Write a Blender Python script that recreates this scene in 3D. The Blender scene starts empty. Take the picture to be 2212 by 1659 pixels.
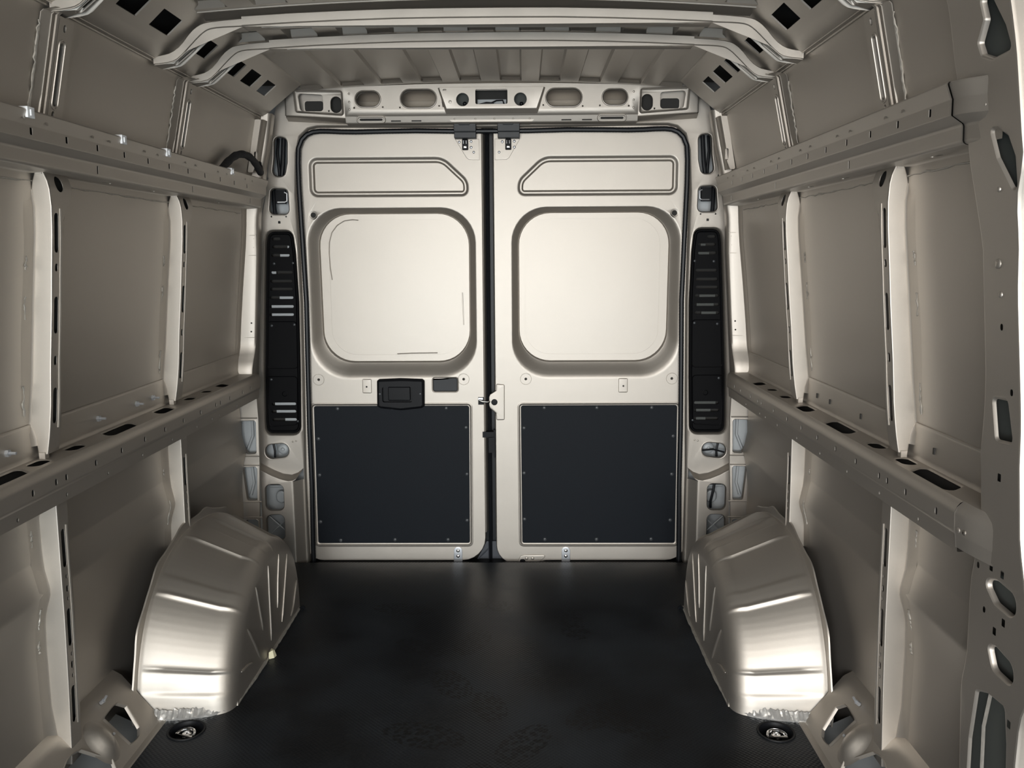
import bpy, bmesh, math, random
from mathutils import Vector, Matrix
from mathutils.geometry import tessellate_polygon
random.seed(7)
C = bpy.context.scene.collection
PI = math.pi

# ------------------------------------------------------------------ camera, world, lights, exposure
cam_d = bpy.data.cameras.new('camera'); cam = bpy.data.objects.new('camera', cam_d); C.objects.link(cam)
cam_d.sensor_fit = 'HORIZONTAL'; cam_d.sensor_width = 36.0; cam_d.lens = 1830.256 / 2212 * 36.0
cam_d.clip_start = 0.02
F_ = Vector((-0.01392945, 0.98873207, -0.14904654)); R_ = Vector((0.99989742, 0.01327665, -0.00537396)); U_ = Vector((0.00333457, 0.14910611, 0.98881558))
cam.matrix_world = Matrix(((R_.x, U_.x, -F_.x, 0.12356), (R_.y, U_.y, -F_.y, -3.50672), (R_.z, U_.z, -F_.z, 1.28359), (0, 0, 0, 1)))
bpy.context.scene.camera = cam

w = bpy.data.worlds.new('world'); bpy.context.scene.world = w; w.use_nodes = True
w.node_tree.nodes['Background'].inputs[0].default_value = (0.82, 0.88, 1.0, 1); w.node_tree.nodes['Background'].inputs[1].default_value = 0.35
def area(name, loc, target, sx, sy, power, col):
    l = bpy.data.lights.new(name, 'AREA'); l.shape = 'RECTANGLE'; l.size = sx; l.size_y = sy; l.energy = power; l.color = col
    o = bpy.data.objects.new(name, l); C.objects.link(o); o.location = loc
    o.rotation_euler = (Vector(target) - Vector(loc)).to_track_quat('-Z', 'Y').to_euler(); return o
area('front_daylight', (-.5, -6.3, 1.5), (0, 0, 1.05), 2.6, 2.0, 215, (1.0, 0.98, 0.95))
area('cab_door_daylight_right', (0.75, -4.9, 0.62), (-0.5, -0.9, 0.25), 0.6, 0.7, 16, (0.76, 0.91, 1.0))
area('cab_door_daylight_left', (-0.75, -4.9, 0.62), (0.5, -0.9, 0.25), 0.6, 0.7, 20, (0.76, 0.91, 1.0))
area('pink_fill', (-2.4, -8.4, 1.9), (.6, 0, 1.2), 1.6, 1.6, 22, (1.0, 0.58, 0.55))  # weak pink fill added to tint the right side, source unseen
vs = bpy.context.scene.view_settings
vs.view_transform = 'Standard'; vs.look = 'None'; vs.gamma = 1.0; vs.use_curve_mapping = False; vs.exposure = 0.27

# ------------------------------------------------------------------ materials
def nodes_of(m): m.use_nodes = True; return m.node_tree.nodes, m.node_tree.links
def mat(name, col, rough=0.5, metal=0.0, var=0.0, vscale=60, bump=0.0, bscale=4.0, coat=0.0, spec=0.5):
    m = bpy.data.materials.new(name); n, l = nodes_of(m); b = n['Principled BSDF']
    b.inputs['Base Color'].default_value = (*col, 1); b.inputs['Roughness'].default_value = rough; b.inputs['Metallic'].default_value = metal; b.inputs['Specular IOR Level'].default_value = spec
    if coat: b.inputs['Coat Weight'].default_value = coat; b.inputs['Coat Roughness'].default_value = 0.28
    tc = n.new('ShaderNodeTexCoord')
    if var:
        t = n.new('ShaderNodeTexNoise'); t.inputs['Scale'].default_value = vscale; t.inputs['Detail'].default_value = 3
        mx = n.new('ShaderNodeMix'); mx.data_type = 'RGBA'
        mx.inputs[6].default_value = (*[c * (1 - var) for c in col], 1); mx.inputs[7].default_value = (*[min(1, c * (1 + var)) for c in col], 1)
        l.new(tc.outputs['Object'], t.inputs['Vector']); l.new(t.outputs['Fac'], mx.inputs[0]); l.new(mx.outputs[2], b.inputs['Base Color'])
    if bump:
        t = n.new('ShaderNodeTexNoise'); t.inputs['Scale'].default_value = bscale; t.inputs['Detail'].default_value = 1.5
        bp = n.new('ShaderNodeBump'); bp.inputs['Strength'].default_value = 1.0; bp.inputs['Distance'].default_value = bump
        l.new(tc.outputs['Object'], t.inputs['Vector']); l.new(t.outputs['Fac'], bp.inputs['Height']); l.new(bp.outputs['Normal'], b.inputs['Normal'])
    return m
PAINT = mat('beige_metallic_paint', (0.447, 0.413, 0.370), 0.54, 0.94, 0.05, 900, 0.0012, 5.0, coat=0.22)
PRIMER = mat('grey_primer', (0.34, 0.36, 0.37), 0.5, 0.1, 0.05, 40)
DARK = mat('dark_cavity_shade', (0.022, 0.021, 0.019), 0.8)  # near-black colour standing in for shade in holes and hollow sections
CAVITY = mat('grey_green_cavity_shade', (0.06, 0.065, 0.06), 0.7)  # grey-green primer tone, darkened for the shade behind openings
BLACK = mat('black_plastic', (0.006, 0.0065, 0.008), 0.5, 0, 0.2, 500, spec=0.16)
COVER = mat('black_moulded_cover', (0.003, 0.003, 0.0036), 0.55, spec=0.08)
BOARD = mat('black_hardboard', (0.0062, 0.0084, 0.0118), 0.55, 0, 0.15, 700, 0.0003, 600, spec=0.13)
RIVET = mat('black_rivet', (0.045, 0.05, 0.055), 0.4)
GREYP = mat('dark_grey_foam', (0.055, 0.058, 0.062), 0.8)
RUBBER = mat('black_rubber', (0.006, 0.007, 0.009), 0.42, 0, 0.2, 90, spec=0.25)
CHROME = mat('chrome', (0.8, 0.8, 0.8), 0.12, 1.0)
ZINC = mat('zinc_plate', (0.58, 0.60, 0.63), 0.35, 0.8)
WHITE = mat('white_plastic', (0.75, 0.76, 0.77), 0.5)
SEALER = mat('sealer', (0.34, 0.32, 0.285), 0.5, 0.45, 0.2, 60, 0.003, 60)
FILM = mat('clear_film_sealer', (0.46, 0.45, 0.43), 0.2, 0.5, 0.15, 40, 0.004, 45)
FOAM = mat('yellow_foam', (0.70, 0.66, 0.46), 0.8)
TAPE = mat('black_cloth_tape', (0.012, 0.012, 0.013), 0.7, 0, 0.3, 60, 0.002, 120)

def floor_mat():
    m = bpy.data.materials.new('black_dimpled_floor_liner'); n, l = nodes_of(m); b = n['Principled BSDF']
    tc = n.new('ShaderNodeTexCoord')
    mp = n.new('ShaderNodeMapping'); mp.inputs['Rotation'].default_value = (0, 0, PI / 4); l.new(tc.outputs['Object'], mp.inputs['Vector'])
    v = n.new('ShaderNodeTexVoronoi'); v.voronoi_dimensions = '2D'; v.inputs['Scale'].default_value = 105; v.inputs['Randomness'].default_value = 0.0
    l.new(mp.outputs['Vector'], v.inputs['Vector'])
    bp = n.new('ShaderNodeBump'); bp.inputs['Strength'].default_value = 0.7; bp.inputs['Distance'].default_value = 0.0012; bp.invert = True
    l.new(v.outputs['Distance'], bp.inputs['Height']); l.new(bp.outputs['Normal'], b.inputs['Normal'])
    nz = n.new('ShaderNodeTexNoise'); nz.inputs['Scale'].default_value = 3.0; nz.inputs['Detail'].default_value = 5; l.new(tc.outputs['Object'], nz.inputs['Vector'])
    dust = n.new('ShaderNodeMix'); dust.data_type = 'RGBA'; dust.inputs[6].default_value = (0.0042, 0.0052, 0.0068, 1); dust.inputs[7].default_value = (0.019, 0.023, 0.028, 1)
    rp_ = n.new('ShaderNodeMapRange'); rp_.inputs[1].default_value = 0.38; rp_.inputs[2].default_value = 0.66; l.new(nz.outputs['Fac'], rp_.inputs[0])
    l.new(rp_.outputs[0], dust.inputs[0]); cur = dust.outputs[2]
    # boot prints: worn dark marks left in the dust
    tv = n.new('ShaderNodeTexVoronoi'); tv.voronoi_dimensions = '2D'; tv.inputs['Scale'].default_value = 62; l.new(tc.outputs['Object'], tv.inputs['Vector'])
    lug = n.new('ShaderNodeMath'); lug.operation = 'LESS_THAN'; lug.inputs[1].default_value = 0.42; l.new(tv.outputs['Distance'], lug.inputs[0])
    for (x, y, a, sx, sy) in [(-.10, -1.10, .5, .055, .10), (.02, -1.23, .3, .05, .09), (-.22, -.86, 1.1, .055, .10), (-.05, -.82, -.4, .05, .1), (.28, -.62, .2, .05, .09), (.30, -.74, .2, .05, .06), (-.15, -1.38, 1.3, .06, .12), (.12, -1.42, -.6, .055, .11), (.03, -1.60, .4, .055, .10), (.33, -1.27, -.9, .06, .11), (.42, -1.33, 1.0, .05, .11), (-.32, -.55, 1.4, .05, .12), (-.02, -.5, 1.2, .05, .12), (.22, -1.62, .1, .055, .1)]:
        mm = n.new('ShaderNodeMapping'); mm.vector_type = 'TEXTURE'; mm.inputs['Location'].default_value = (x, y, 0); mm.inputs['Rotation'].default_value = (0, 0, a); mm.inputs['Scale'].default_value = (sx, sy, 1)
        l.new(tc.outputs['Object'], mm.inputs['Vector'])
        ln = n.new('ShaderNodeVectorMath'); ln.operation = 'LENGTH'; l.new(mm.outputs['Vector'], ln.inputs[0])
        lt = n.new('ShaderNodeMath'); lt.operation = 'LESS_THAN'; lt.inputs[1].default_value = 1.0; l.new(ln.outputs['Value'], lt.inputs[0])
        mu = n.new('ShaderNodeMath'); mu.operation = 'MULTIPLY'; l.new(lt.outputs[0], mu.inputs[0]); l.new(lug.outputs[0], mu.inputs[1])
        m2 = n.new('ShaderNodeMath'); m2.operation = 'MULTIPLY'; m2.inputs[1].default_value = 0.8; l.new(mu.outputs[0], m2.inputs[0])
        mx = n.new('ShaderNodeMix'); mx.data_type = 'RGBA'; l.new(m2.outputs[0], mx.inputs[0]); l.new(cur, mx.inputs[6]); mx.inputs[7].default_value = (0.002, 0.002, 0.0024, 1); cur = mx.outputs[2]
    l.new(cur, b.inputs['Base Color'])
    rr = n.new('ShaderNodeMapRange'); rr.inputs[1].default_value = 0.3; rr.inputs[2].default_value = 0.7; rr.inputs[3].default_value = 0.34; rr.inputs[4].default_value = 0.5; b.inputs['Specular IOR Level'].default_value = 0.24
    l.new(nz.outputs['Fac'], rr.inputs[0]); l.new(rr.outputs[0], b.inputs['Roughness'])
    return m
FLOOR = floor_mat()

# ------------------------------------------------------------------ helpers
def interp(tab, t):
    if t <= tab[0][0]: return tab[0][1]
    for (a, va), (b, vb) in zip(tab, tab[1:]):
        if t <= b: return va + (vb - va) * (t - a) / (b - a)
    return tab[-1][1]
def sm(t): t = max(0, min(1, t)); return t * t * (3 - 2 * t)
def frange(a, b, n): return [a + (b - a) * i / (n - 1) for i in range(n)]
def ccw(p):
    a = sum(p[i - 1][0] * p[i][1] - p[i][0] * p[i - 1][1] for i in range(len(p)))
    return list(p) if a > 0 else list(p)[::-1]
def inset(p, d):
    """polygon p (ccw) moved inward by d (negative: outward)"""
    n = len(p); out = []
    for i in range(n):
        a, b, c = Vector(p[i - 1]), Vector(p[i]), Vector(p[(i + 1) % n])
        e1 = (b - a).normalized(); e2 = (c - b).normalized()
        n1 = Vector((-e1.y, e1.x)); n2 = Vector((-e2.y, e2.x)); k = 1 + n1.dot(n2)
        out.append(tuple(b + (n1 + n2) * (d / max(k, 0.2))))
    return out
def rp(p, r, n=4):
    """rounded polygon, n+1 points per corner"""
    out = []; N = len(p); rs = r if isinstance(r, (list, tuple)) else [r] * N
    for i in range(N):
        a, b, c = Vector(p[i - 1]), Vector(p[i]), Vector(p[(i + 1) % N])
        d1 = (a - b); d2 = (c - b); l1, l2 = d1.length, d2.length; d1.normalize(); d2.normalize()
        ang = math.acos(max(-1, min(1, d1.dot(d2)))); t = min(rs[i] / math.tan(ang / 2), l1 * .499, l2 * .499)
        p0 = b + d1 * t; p2 = b + d2 * t; rr = t * math.tan(ang / 2)
        cc = b + (d1 + d2).normalized() * (rr / math.sin(ang / 2))
        v0 = p0 - cc; v2 = p2 - cc
        a0 = math.atan2(v0.y, v0.x); a2 = math.atan2(v2.y, v2.x); da = (a2 - a0 + PI) % (2 * PI) - PI
        for k in range(n + 1):
            th = a0 + da * k / n; out.append((cc.x + rr * math.cos(th), cc.y + rr * math.sin(th)))
    return out
def rect(x0, y0, x1, y1): return [(x0, y0), (x1, y0), (x1, y1), (x0, y1)]
def slot(cx, cy, hw, hh, n=4, r=None): return rp(rect(cx - hw, cy - hh, cx + hw, cy + hh), min(hw, hh) * .999 if r is None else r, n)
def circ(cx, cy, r, n=16): return [(cx + r * math.cos(2 * PI * i / n), cy + r * math.sin(2 * PI * i / n)) for i in range(n)]
def XZ(y): return lambda u, v, q=0: (u, y - q, v)            # a plane facing the front (viewer): q comes toward the front
def XY(z, s=1): return lambda u, v, q=0: (u, v, z + s * q)
def YZ(fx): return lambda u, v, q=0: (fx(v) - q, u, v)        # right wall: q comes inward

class MB:
    def __init__(s): s.v = []; s.f = []
    def add(s, vs, fs):
        o = len(s.v); s.v += [tuple(v) for v in vs]; s.f += [tuple(i + o for i in f) for f in fs]; return s
    def sheet(s, outer, holes=(), m=XZ(0), lip=0.0, q=0.0):
        loops = [list(outer)] + [list(h) for h in holes]; flat = [p for lp in loops for p in lp]
        tr = tessellate_polygon([[Vector((p[0], p[1], 0)) for p in lp] for lp in loops])
        s.add([m(p[0], p[1], q) for p in flat], [t for t in tr])
        if lip:
            for h in holes: s.loft([[m(p[0], p[1], q) for p in h], [m(p[0], p[1], q - lip) for p in h]], True)
        return s
    def cells(s, a0, b0, a1, b1, holes, m, lip):
        # a long strip, one cell for each hole
        hs = sorted(holes, key=lambda h: sum(p[0] for p in h) / len(h)); cs = [sum(p[0] for p in h) / len(h) for h in hs]
        ed = [a0 + .0001] + [(x + y) / 2 for x, y in zip(cs, cs[1:])] + [a1 - .0001]
        for h, x, y in zip(hs, ed, ed[1:]): s.sheet(rect(x, b0, y, b1), [h], m, lip)
        return s
    def loft(s, rings, closed=False, cap0=False, cap1=False):
        n = len(rings[0]); vs = [p for r in rings for p in r]; fs = []
        for i in range(len(rings) - 1):
            for j in range(n if closed else n - 1):
                a = i * n + j; b = i * n + (j + 1) % n; fs.append((a, b, b + n, a + n))
        if cap0: fs.append(tuple(range(n))[::-1])
        if cap1: fs.append(tuple((len(rings) - 1) * n + j for j in range(n)))
        return s.add(vs, fs)
    def press(s, p0, p1, prof, m, cap=True, hole=None):
        """rings interpolated from loop p0 to loop p1, prof = [(t, height)]"""
        rings = [[m(a[0] + (b[0] - a[0]) * t, a[1] + (b[1] - a[1]) * t, h) for a, b in zip(p0, p1)] for t, h in prof]
        s.loft(rings, True)
        if cap:
            t, h = prof[-1]; lp = [(a[0] + (b[0] - a[0]) * t, a[1] + (b[1] - a[1]) * t) for a, b in zip(p0, p1)]
            s.sheet(lp, [hole] if hole else [], m, 0, h)
        return s
    def slab(s, poly, m, q0, q1, bev=0.0):
        """a plate with rounded front edge between heights q0 and q1"""
        if bev:
            i1 = inset_loop(poly, bev * .35); i2 = inset_loop(poly, bev)
            rings = [[m(p[0], p[1], q0) for p in poly], [m(p[0], p[1], q1 - bev) for p in poly], [m(p[0], p[1], q1 - bev * .3) for p in i1], [m(p[0], p[1], q1) for p in i2]]
            s.loft(rings, True); s.sheet(i2, [], m, 0, q1)
        else:
            s.loft([[m(p[0], p[1], q0) for p in poly], [m(p[0], p[1], q1) for p in poly]], True); s.sheet(poly, [], m, 0, q1)
        return s
    def box(s, a, b):
        x0, y0, z0 = a; x1, y1, z1 = b
        return s.add([(x0, y0, z0), (x1, y0, z0), (x1, y1, z0), (x0, y1, z0), (x0, y0, z1), (x1, y0, z1), (x1, y1, z1), (x0, y1, z1)],
                     [(0, 3, 2, 1), (4, 5, 6, 7), (0, 1, 5, 4), (1, 2, 6, 5), (2, 3, 7, 6), (3, 0, 4, 7)])
    def tube(s, path, r, n=8, caps=True, closed=False):
        P = [Vector(p) for p in path]; rings = []; N = len(P)
        for i, p in enumerate(P):
            if closed: t = (P[(i + 1) % N] - P[i - 1]).normalized()
            else: t = (P[min(i + 1, N - 1)] - P[max(i - 1, 0)]).normalized()
            a = Vector((0, 0, 1)) if abs(t.z) < .9 else Vector((0, 1, 0))
            if i == 0: u = t.cross(a).normalized()
            else: u = (u - t * u.dot(t)).normalized()
            vv = t.cross(u); rr = r[i] if isinstance(r, (list, tuple)) else r
            rings.append([tuple(p + (u * math.cos(2 * PI * k / n) + vv * math.sin(2 * PI * k / n)) * rr) for k in range(n)])
        if closed: rings.append(rings[0]); caps = False
        return s.loft(rings, True, caps, caps)
    def dome(s, c, nrm, r, h, n=10):
        nv = Vector(nrm).normalized(); a = Vector((0, 0, 1)) if abs(nv.z) < .9 else Vector((1, 0, 0)); u = nv.cross(a).normalized(); v = nv.cross(u); c = Vector(c)
        rings = []
        for (k, hh) in ((1, 0), (.92, .45), (.65, .85), (.25, 1)):
            rings.append([tuple(c + (u * math.cos(2 * PI * i / n) + v * math.sin(2 * PI * i / n)) * r * k + nv * h * hh) for i in range(n)])
        return s.loft(rings, True, False, True)
    def build(s, name, material, parent=None, side=1, ang=38):
        me = bpy.data.meshes.new(name); me.from_pydata([(x * side, y, z) for x, y, z in s.v], [], s.f)
        bm = bmesh.new(); bm.from_mesh(me); bmesh.ops.remove_doubles(bm, verts=bm.verts, dist=2e-5)
        bmesh.ops.dissolve_degenerate(bm, edges=bm.edges, dist=1e-6); bmesh.ops.recalc_face_normals(bm, faces=bm.faces); bm.to_mesh(me); bm.free()
        for p in me.polygons: p.use_smooth = True
        me.set_sharp_from_angle(angle=math.radians(ang)); me.materials.append(material)
        o = bpy.data.objects.new(name, me); C.objects.link(o)
        wn = o.modifiers.new('weighted_normals', 'WEIGHTED_NORMAL'); wn.keep_sharp = True; wn.weight = 75
        if parent is not None:
            o.parent = parent; o.location = -parent.location if parent.type == 'EMPTY' else (0, 0, 0)
        return o
def build_each(mb, name, material, parent=None, side=1):
    # every loose piece of mb becomes an object of its own
    up = list(range(len(mb.v)))
    def find(i):
        while up[i] != i: up[i] = up[up[i]]; i = up[i]
        return i
    for f in mb.f:
        for k in f[1:]: up[find(k)] = find(f[0])
    groups = {}
    for f in mb.f: groups.setdefault(find(f[0]), []).append(f)
    for fs in groups.values():
        ids = sorted({i for f in fs for i in f}); mp = {a: k for k, a in enumerate(ids)}
        q = MB(); q.add([mb.v[i] for i in ids], [tuple(mp[i] for i in f) for f in fs]); o = q.build(name, material, parent, side)
    return o
def inset_loop(lp, d):
    c = ccw(lp); r = inset(c, d); return r if c == list(lp) else r[::-1]
def thing(name, label, cat, loc, group=None):
    o = bpy.data.objects.new(name, None); C.objects.link(o); o.location = loc; o['label'] = label; o['category'] = cat; o.empty_display_size = .05
    if group: o['group'] = group
    return o
def tag(o, label, cat, group=None):
    o['label'] = label; o['category'] = cat
    if group: o['group'] = group
    return o
def struct(o, label=None, cat=None):
    o['kind'] = 'structure'
    if label: o['label'] = label
    if cat: o['category'] = cat
    return o
def struct_empty(name, label, cat, loc=(0, 0, 0)):
    return struct(thing(name, label, cat, loc))
SIDES = ((-1, 'left'), (1, 'right'))

# ------------------------------------------------------------------ wall outline tables (right half, metres; floor z = 0, rear doors y = 0)
SK = [(-.05, 1.029), (.2, 1.028), (.36, 1.028), (.42, 1.024), (.46, 1.016), (.505, 1.005), (.54, 1.012), (.58, 1.020), (.69, 1.021), (.83, 1.018), (.93, 1.011), (1.03, 1.002), (1.17, .987), (1.33, .968), (1.40, .962), (1.47, .958), (1.6, .930), (1.8, .888), (1.86, .87)]
def skin(z): return interp(SK, z)
FRONT = -4.9            # where the modelled load bay ends, behind the camera

# ------------------------------------------------------------------ FLOOR
MX = [(.9, FRONT), (.9, -1.302), (.76, -1.268), (.728, -1.252), (.712, -1.215), (.705, -1.06), (.705, -.53), (.72, -.50), (.86, -.44), (.86, -.068)]
tie_x, tie_y, tie_r = .8065, -1.359, .0455
fl = MB()
outer = MX + [(-x, y) for x, y in MX[::-1]]
holes = [circ(sx * tie_x, tie_y, tie_r, 28) for sx in (-1, 1)]
fl.sheet(outer, holes, XY(0), lip=.006)
fl.loft([[(-.86, -.068, 0), (.86, -.068, 0)], [(-.86, -.064, -.004), (.86, -.064, -.004)], [(-.86, -.064, -.05), (.86, -.064, -.05)]])
floor = struct(fl.build('floor', FLOOR), 'black dimpled floor liner with dusty boot prints', 'floor')
b = MB(); b.box((-1.06, FRONT, -.09), (1.06, .10, -.075)); b.build('subfloor', DARK, floor)
b = MB(); b.box((-.84, -.062, -.03), (.84, .03, -.018)); b.build('door_sill', BLACK, floor)

# ------------------------------------------------------------------ SIDE WALL SKINS
walls = {}
zs = sorted(set([z for z, _ in SK] + frange(-.05, 1.86, 40)))
for sd, nm in SIDES:
    b = MB(); ys = [FRONT, -3.4, -2.6, -2.2, -1.9, -1.6, -1.25, -.9, -.5, -.16]
    b.loft([[(skin(z), y, z) for y in ys] for z in zs])
    wl = struct(b.build('wall_' + nm, PAINT, side=sd, ang=60), 'beige metallic %s side wall skin between the posts' % nm, 'wall'); walls[sd] = wl
    b = MB(); b.loft([[(1.16, FRONT, -.1), (1.16, .12, -.1)], [(1.16, FRONT, 1.4), (1.16, .12, 1.4)], [(1.0, FRONT, 2.1), (1.0, .12, 2.1)]])
    b.build('outer_shell', DARK, wl, sd)

# ------------------------------------------------------------------ CEILING
def zc(x): return 1.953 - .026 * (x / .7) ** 2
EDG = [.036, .042, .113, .119, .185, .191, .262, .268, .337, .343, .416, .422, .487, .493, .571, .577, .646, .652]
def rx(x):
    x = abs(x); k = 0
    for i in range(0, len(EDG), 2):
        a, c = EDG[i], EDG[i + 1]
        if x >= c: k = 1 - k
        elif x > a: t = (x - a) / (c - a); return t if k == 0 else 1 - t
    return k
def ceil_part(y0, y1, e0, e1, name, parent, amp=.016):
    xs = sorted(set([s * e for e in EDG for s in (-1, 1)] + [0, .70, -.70, .735, -.735])); ys = [y0, y0 + e0 * .999, y0 + e0 + .014, y1 - e1 - .014, y1 - e1 * .999, y1]
    def h(x, y):
        ry = min(1, max(0, (y - y0 - e0) / .014), max(0, (y1 - e1 - y) / .014))
        return zc(x) + amp * rx(x) * max(0, ry)
    b = MB(); b.loft([[(x, y, h(x, y)) for x in xs] for y in ys])
    return b.build(name, PAINT, parent, ang=25)
ceil = struct_empty('ceiling', 'ribbed beige metal roof skin above the bows', 'ceiling', (0, -1.5, 1.97))
ceil_part(-.84, -.09, .0, .02, 'rear_roof_panel', ceil, .011)
ceil_part(-1.085, -.84, .01, .0, 'middle_roof_panel', ceil, .022)
ceil_part(-1.60, -1.165, .02, .02, 'front_roof_panel', ceil)
ceil_part(FRONT, -1.60, .02, .02, 'cab_side_roof_panel', ceil)
b = MB(); xs = frange(-.735, .735, 31)
b.loft([[(x, -1.165, zc(x)) for x in xs], [(x, -1.160, zc(x) + .012) for x in xs], [(x, -1.150, zc(x) + .012) for x in xs], [(x, -1.10, zc(x) - .006) for x in xs], [(x, -1.085, zc(x) - .002) for x in xs]])
b.tube([(x, -1.162, zc(x) + .001) for x in xs], .004, 6)
b.build('roof_seam', PAINT, ceil)
b = MB(); b.box((-1.0, FRONT, 2.08), (1.0, .12, 2.1)); b.box((-1.16, .10, -.1), (1.16, .115, 2.1)); b.build('outer_roof', DARK, ceil)

# ------------------------------------------------------------------ ROOF SIDE RAILS (sloping box rails with rectangular cut-outs)
def cant(u, v, q=0):     # u = y, v = height along the slope
    return (.832 - .106 * v - q * .62, u, 1.846 + .084 * v - q * .78)
win = [(-.751, -.655), (-.606, -.488), (-.432, -.322), (-1.0, -.91), (-1.294, -1.172), (-1.469, -1.36), (-1.79, -1.68)]
for sd, nm in SIDES:
    t = thing('roof_side_rail', 'sloping %s roof side rail with square cut-outs above the upper wall' % nm, 'rail', (sd * .8, -1.0, 1.80))
    hs = []
    for y0, y1 in win: hs.append(rp([(y0 + .006, .19), (y1 - .002, .19), (y1 - .008, .615), (y0 - .002, .615)], .005, 2))
    for y in (-1.33, -.70): hs.append(circ(y, .85, .004, 8))
    b = MB()
    b.sheet([(FRONT, 0), (-.16, 0), (-.16, 1), (FRONT, 1)], hs, cant, lip=.004)
    ys = [FRONT, -2, -1, -.16]
    b.loft([[cant(y, 1) for y in ys], [(.720, y, 1.934) for y in ys], [(.718, y, 1.94) for y in ys], [(.718, y, 1.99) for y in ys]])
    b.build('rail_face', PAINT, t, sd)
    b = MB()
    b.loft([[cant(y, 0) for y in ys], [(.838, y, 1.841) for y in ys], [(.852, y, 1.829) for y in ys], [(.868, y, 1.820) for y in ys], [(.880, y, 1.8165) for y in ys], [(.887, y, 1.815) for y in ys]])
    b.tube([(.8815, y, 1.814) for y in ys], .0035, 6); b.tube([(.871, y, 1.8185) for y in ys], .0022, 6)
    b.build('lower_flange', PAINT, t, sd)
    b = MB(); b.box((.80, FRONT, 1.93), (.95, -.16, 1.94)); b.build('inner_shade_plate', DARK, t, sd)

# ------------------------------------------------------------------ ROOF BOWS
LOW = [(.884, 1.806), (.850, 1.809), (.824, 1.815), (.802, 1.833), (.771, 1.864), (.747, 1.886), (.728, 1.897), (.70, 1.901), (.635, 1.9035)]
UPP = [(.884, 1.830), (.858, 1.833), (.832, 1.840), (.806, 1.858), (.776, 1.894), (.754, 1.910), (.736, 1.9165), (.70, 1.921), (.635, 1.926)]
LOWC = [(.636, 1.904), (.5, 1.911), (.36, 1.916), (.22, 1.9195), (.08, 1.9205)]; UPPC = [(x, z + .0275) for x, z in LOWC]
KB = lambda p: [(x * .99, 1.2836 + (z - 1.2836) * .99) for x, z in p]
def smooth_poly(p, it=2):
    for _ in range(it):
        q = [p[0]]
        for a, c in zip(p, p[1:]): q += [tuple(x * .75 + y * .25 for x, y in zip(a, c)), tuple(x * .25 + y * .75 for x, y in zip(a, c))]
        p = q + [p[-1]]
    return p
LOW, UPP, LOWC, UPPC = smooth_poly(KB(LOW), 1), smooth_poly(KB(UPP), 1), KB(LOWC), KB(UPPC)
def bow(yb, label):
    t = thing('roof_bow', label, 'roof bow', (0, yb, 1.90), 'roof bows')
    lw = LOWC + [(-x, z) for x, z in LOWC[::-1]]; up = UPPC + [(-x, z) for x, z in UPPC[::-1]]
    b = MB(); y = yb - .0025
    b.loft([[(x, yb + .05, z + .004) for x, z in up], [(x, y + .004, z) for x, z in up], [(x, y, z - .003) for x, z in up], [(x, y, z + .003) for x, z in lw], [(x, y + .004, z) for x, z in lw]])
    # underside with punched slots
    hs = [slot(sx * cx, yb + .018, .0075, .0028, 2) for sx in (-1, 1) for cx in (.071, .123, .259, .309, .443, .490)] + [rp(rect(-.008, yb + .014, .006, yb + .022), .001, 1)] + [slot(sx * .575, yb + .02, .009, .002, 2) for sx in (-1, 1)]
    zz = lambda x: interp([(a, c) for a, c in sorted(lw)], x)
    xs = [p[0] for p in lw]
    b.sheet([(x, yb + .001) for x in xs] + [(x, yb + .05) for x in xs[::-1]], hs, lambda u, v, q=0: (u, v, zz(u) - q), lip=.004)
    b.loft([[(x, yb + .05, z) for x, z in lw], [(x, yb + .052, z + .02) for x, z in lw]])
    b.build('bow_centre', PAINT, t)
    # cumulative length along the lower line for the bracket's underside
    S = [0]
    for (x0, z0), (x1, z1) in zip(LOW, LOW[1:]): S.append(S[-1] + math.hypot(x1 - x0, z1 - z0))
    def under(u, v, q=0):
        x = interp(list(zip(S, [p[0] for p in LOW])), u); z = interp(list(zip(S, [p[1] for p in LOW])), u); return (x + q * .5, v, z - q * .8)
    for sd in (-1, 1):
        b = MB(); y = yb
        wob = [random.uniform(-.0003, .0003) for _ in LOW]
        b.loft([[(x, y + .05, z + .004) for x, z in UPP], [(x, y + .004, z) for x, z in UPP], [(x, y + k, z - .003) for (x, z), k in zip(UPP, wob)], [(x, y + k, z + .003) for (x, z), k in zip(LOW, wob)], [(x, y + .004, z) for x, z in LOW]])
        su = [0] + S[1:-1] + [S[-1]]
        h1 = slot(S[-1] * .30, yb + .026, .040, .0085, 4); h2 = slot(S[-1] * .62, yb + .024, .034, .008, 4)
        b.sheet([(u, yb + .002) for u in su] + [(u, yb + .055) for u in su[::-1]], [h1, h2], under, lip=.012)
        for h in (h1, h2): b.tube([under(p[0], p[1], .0005) for p in h], .0016, 5, closed=True)
        b.loft([[under(u, yb + .055) for u in su], [tuple(Vector(under(u, yb + .058)) + Vector((.01, 0, .022))) for u in su]])
        e0, e1 = LOW[0], UPP[0]; b.loft([[(e0[0], y, e0[1]), (e1[0], y, e1[1])], [(e0[0], y + .05, e0[1]), (e1[0], y + .05, e1[1])]])
        b.build('end_bracket', PAINT, t, sd)
    return t
bow(-.8746, 'rearmost pale roof bow, nearest the rear doors')
bow(-1.124, 'middle pale roof bow with kinked ends, second from the rear doors')
bow(-1.632, 'roof bow nearest the viewer, only its ends show at the top corners')

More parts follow.
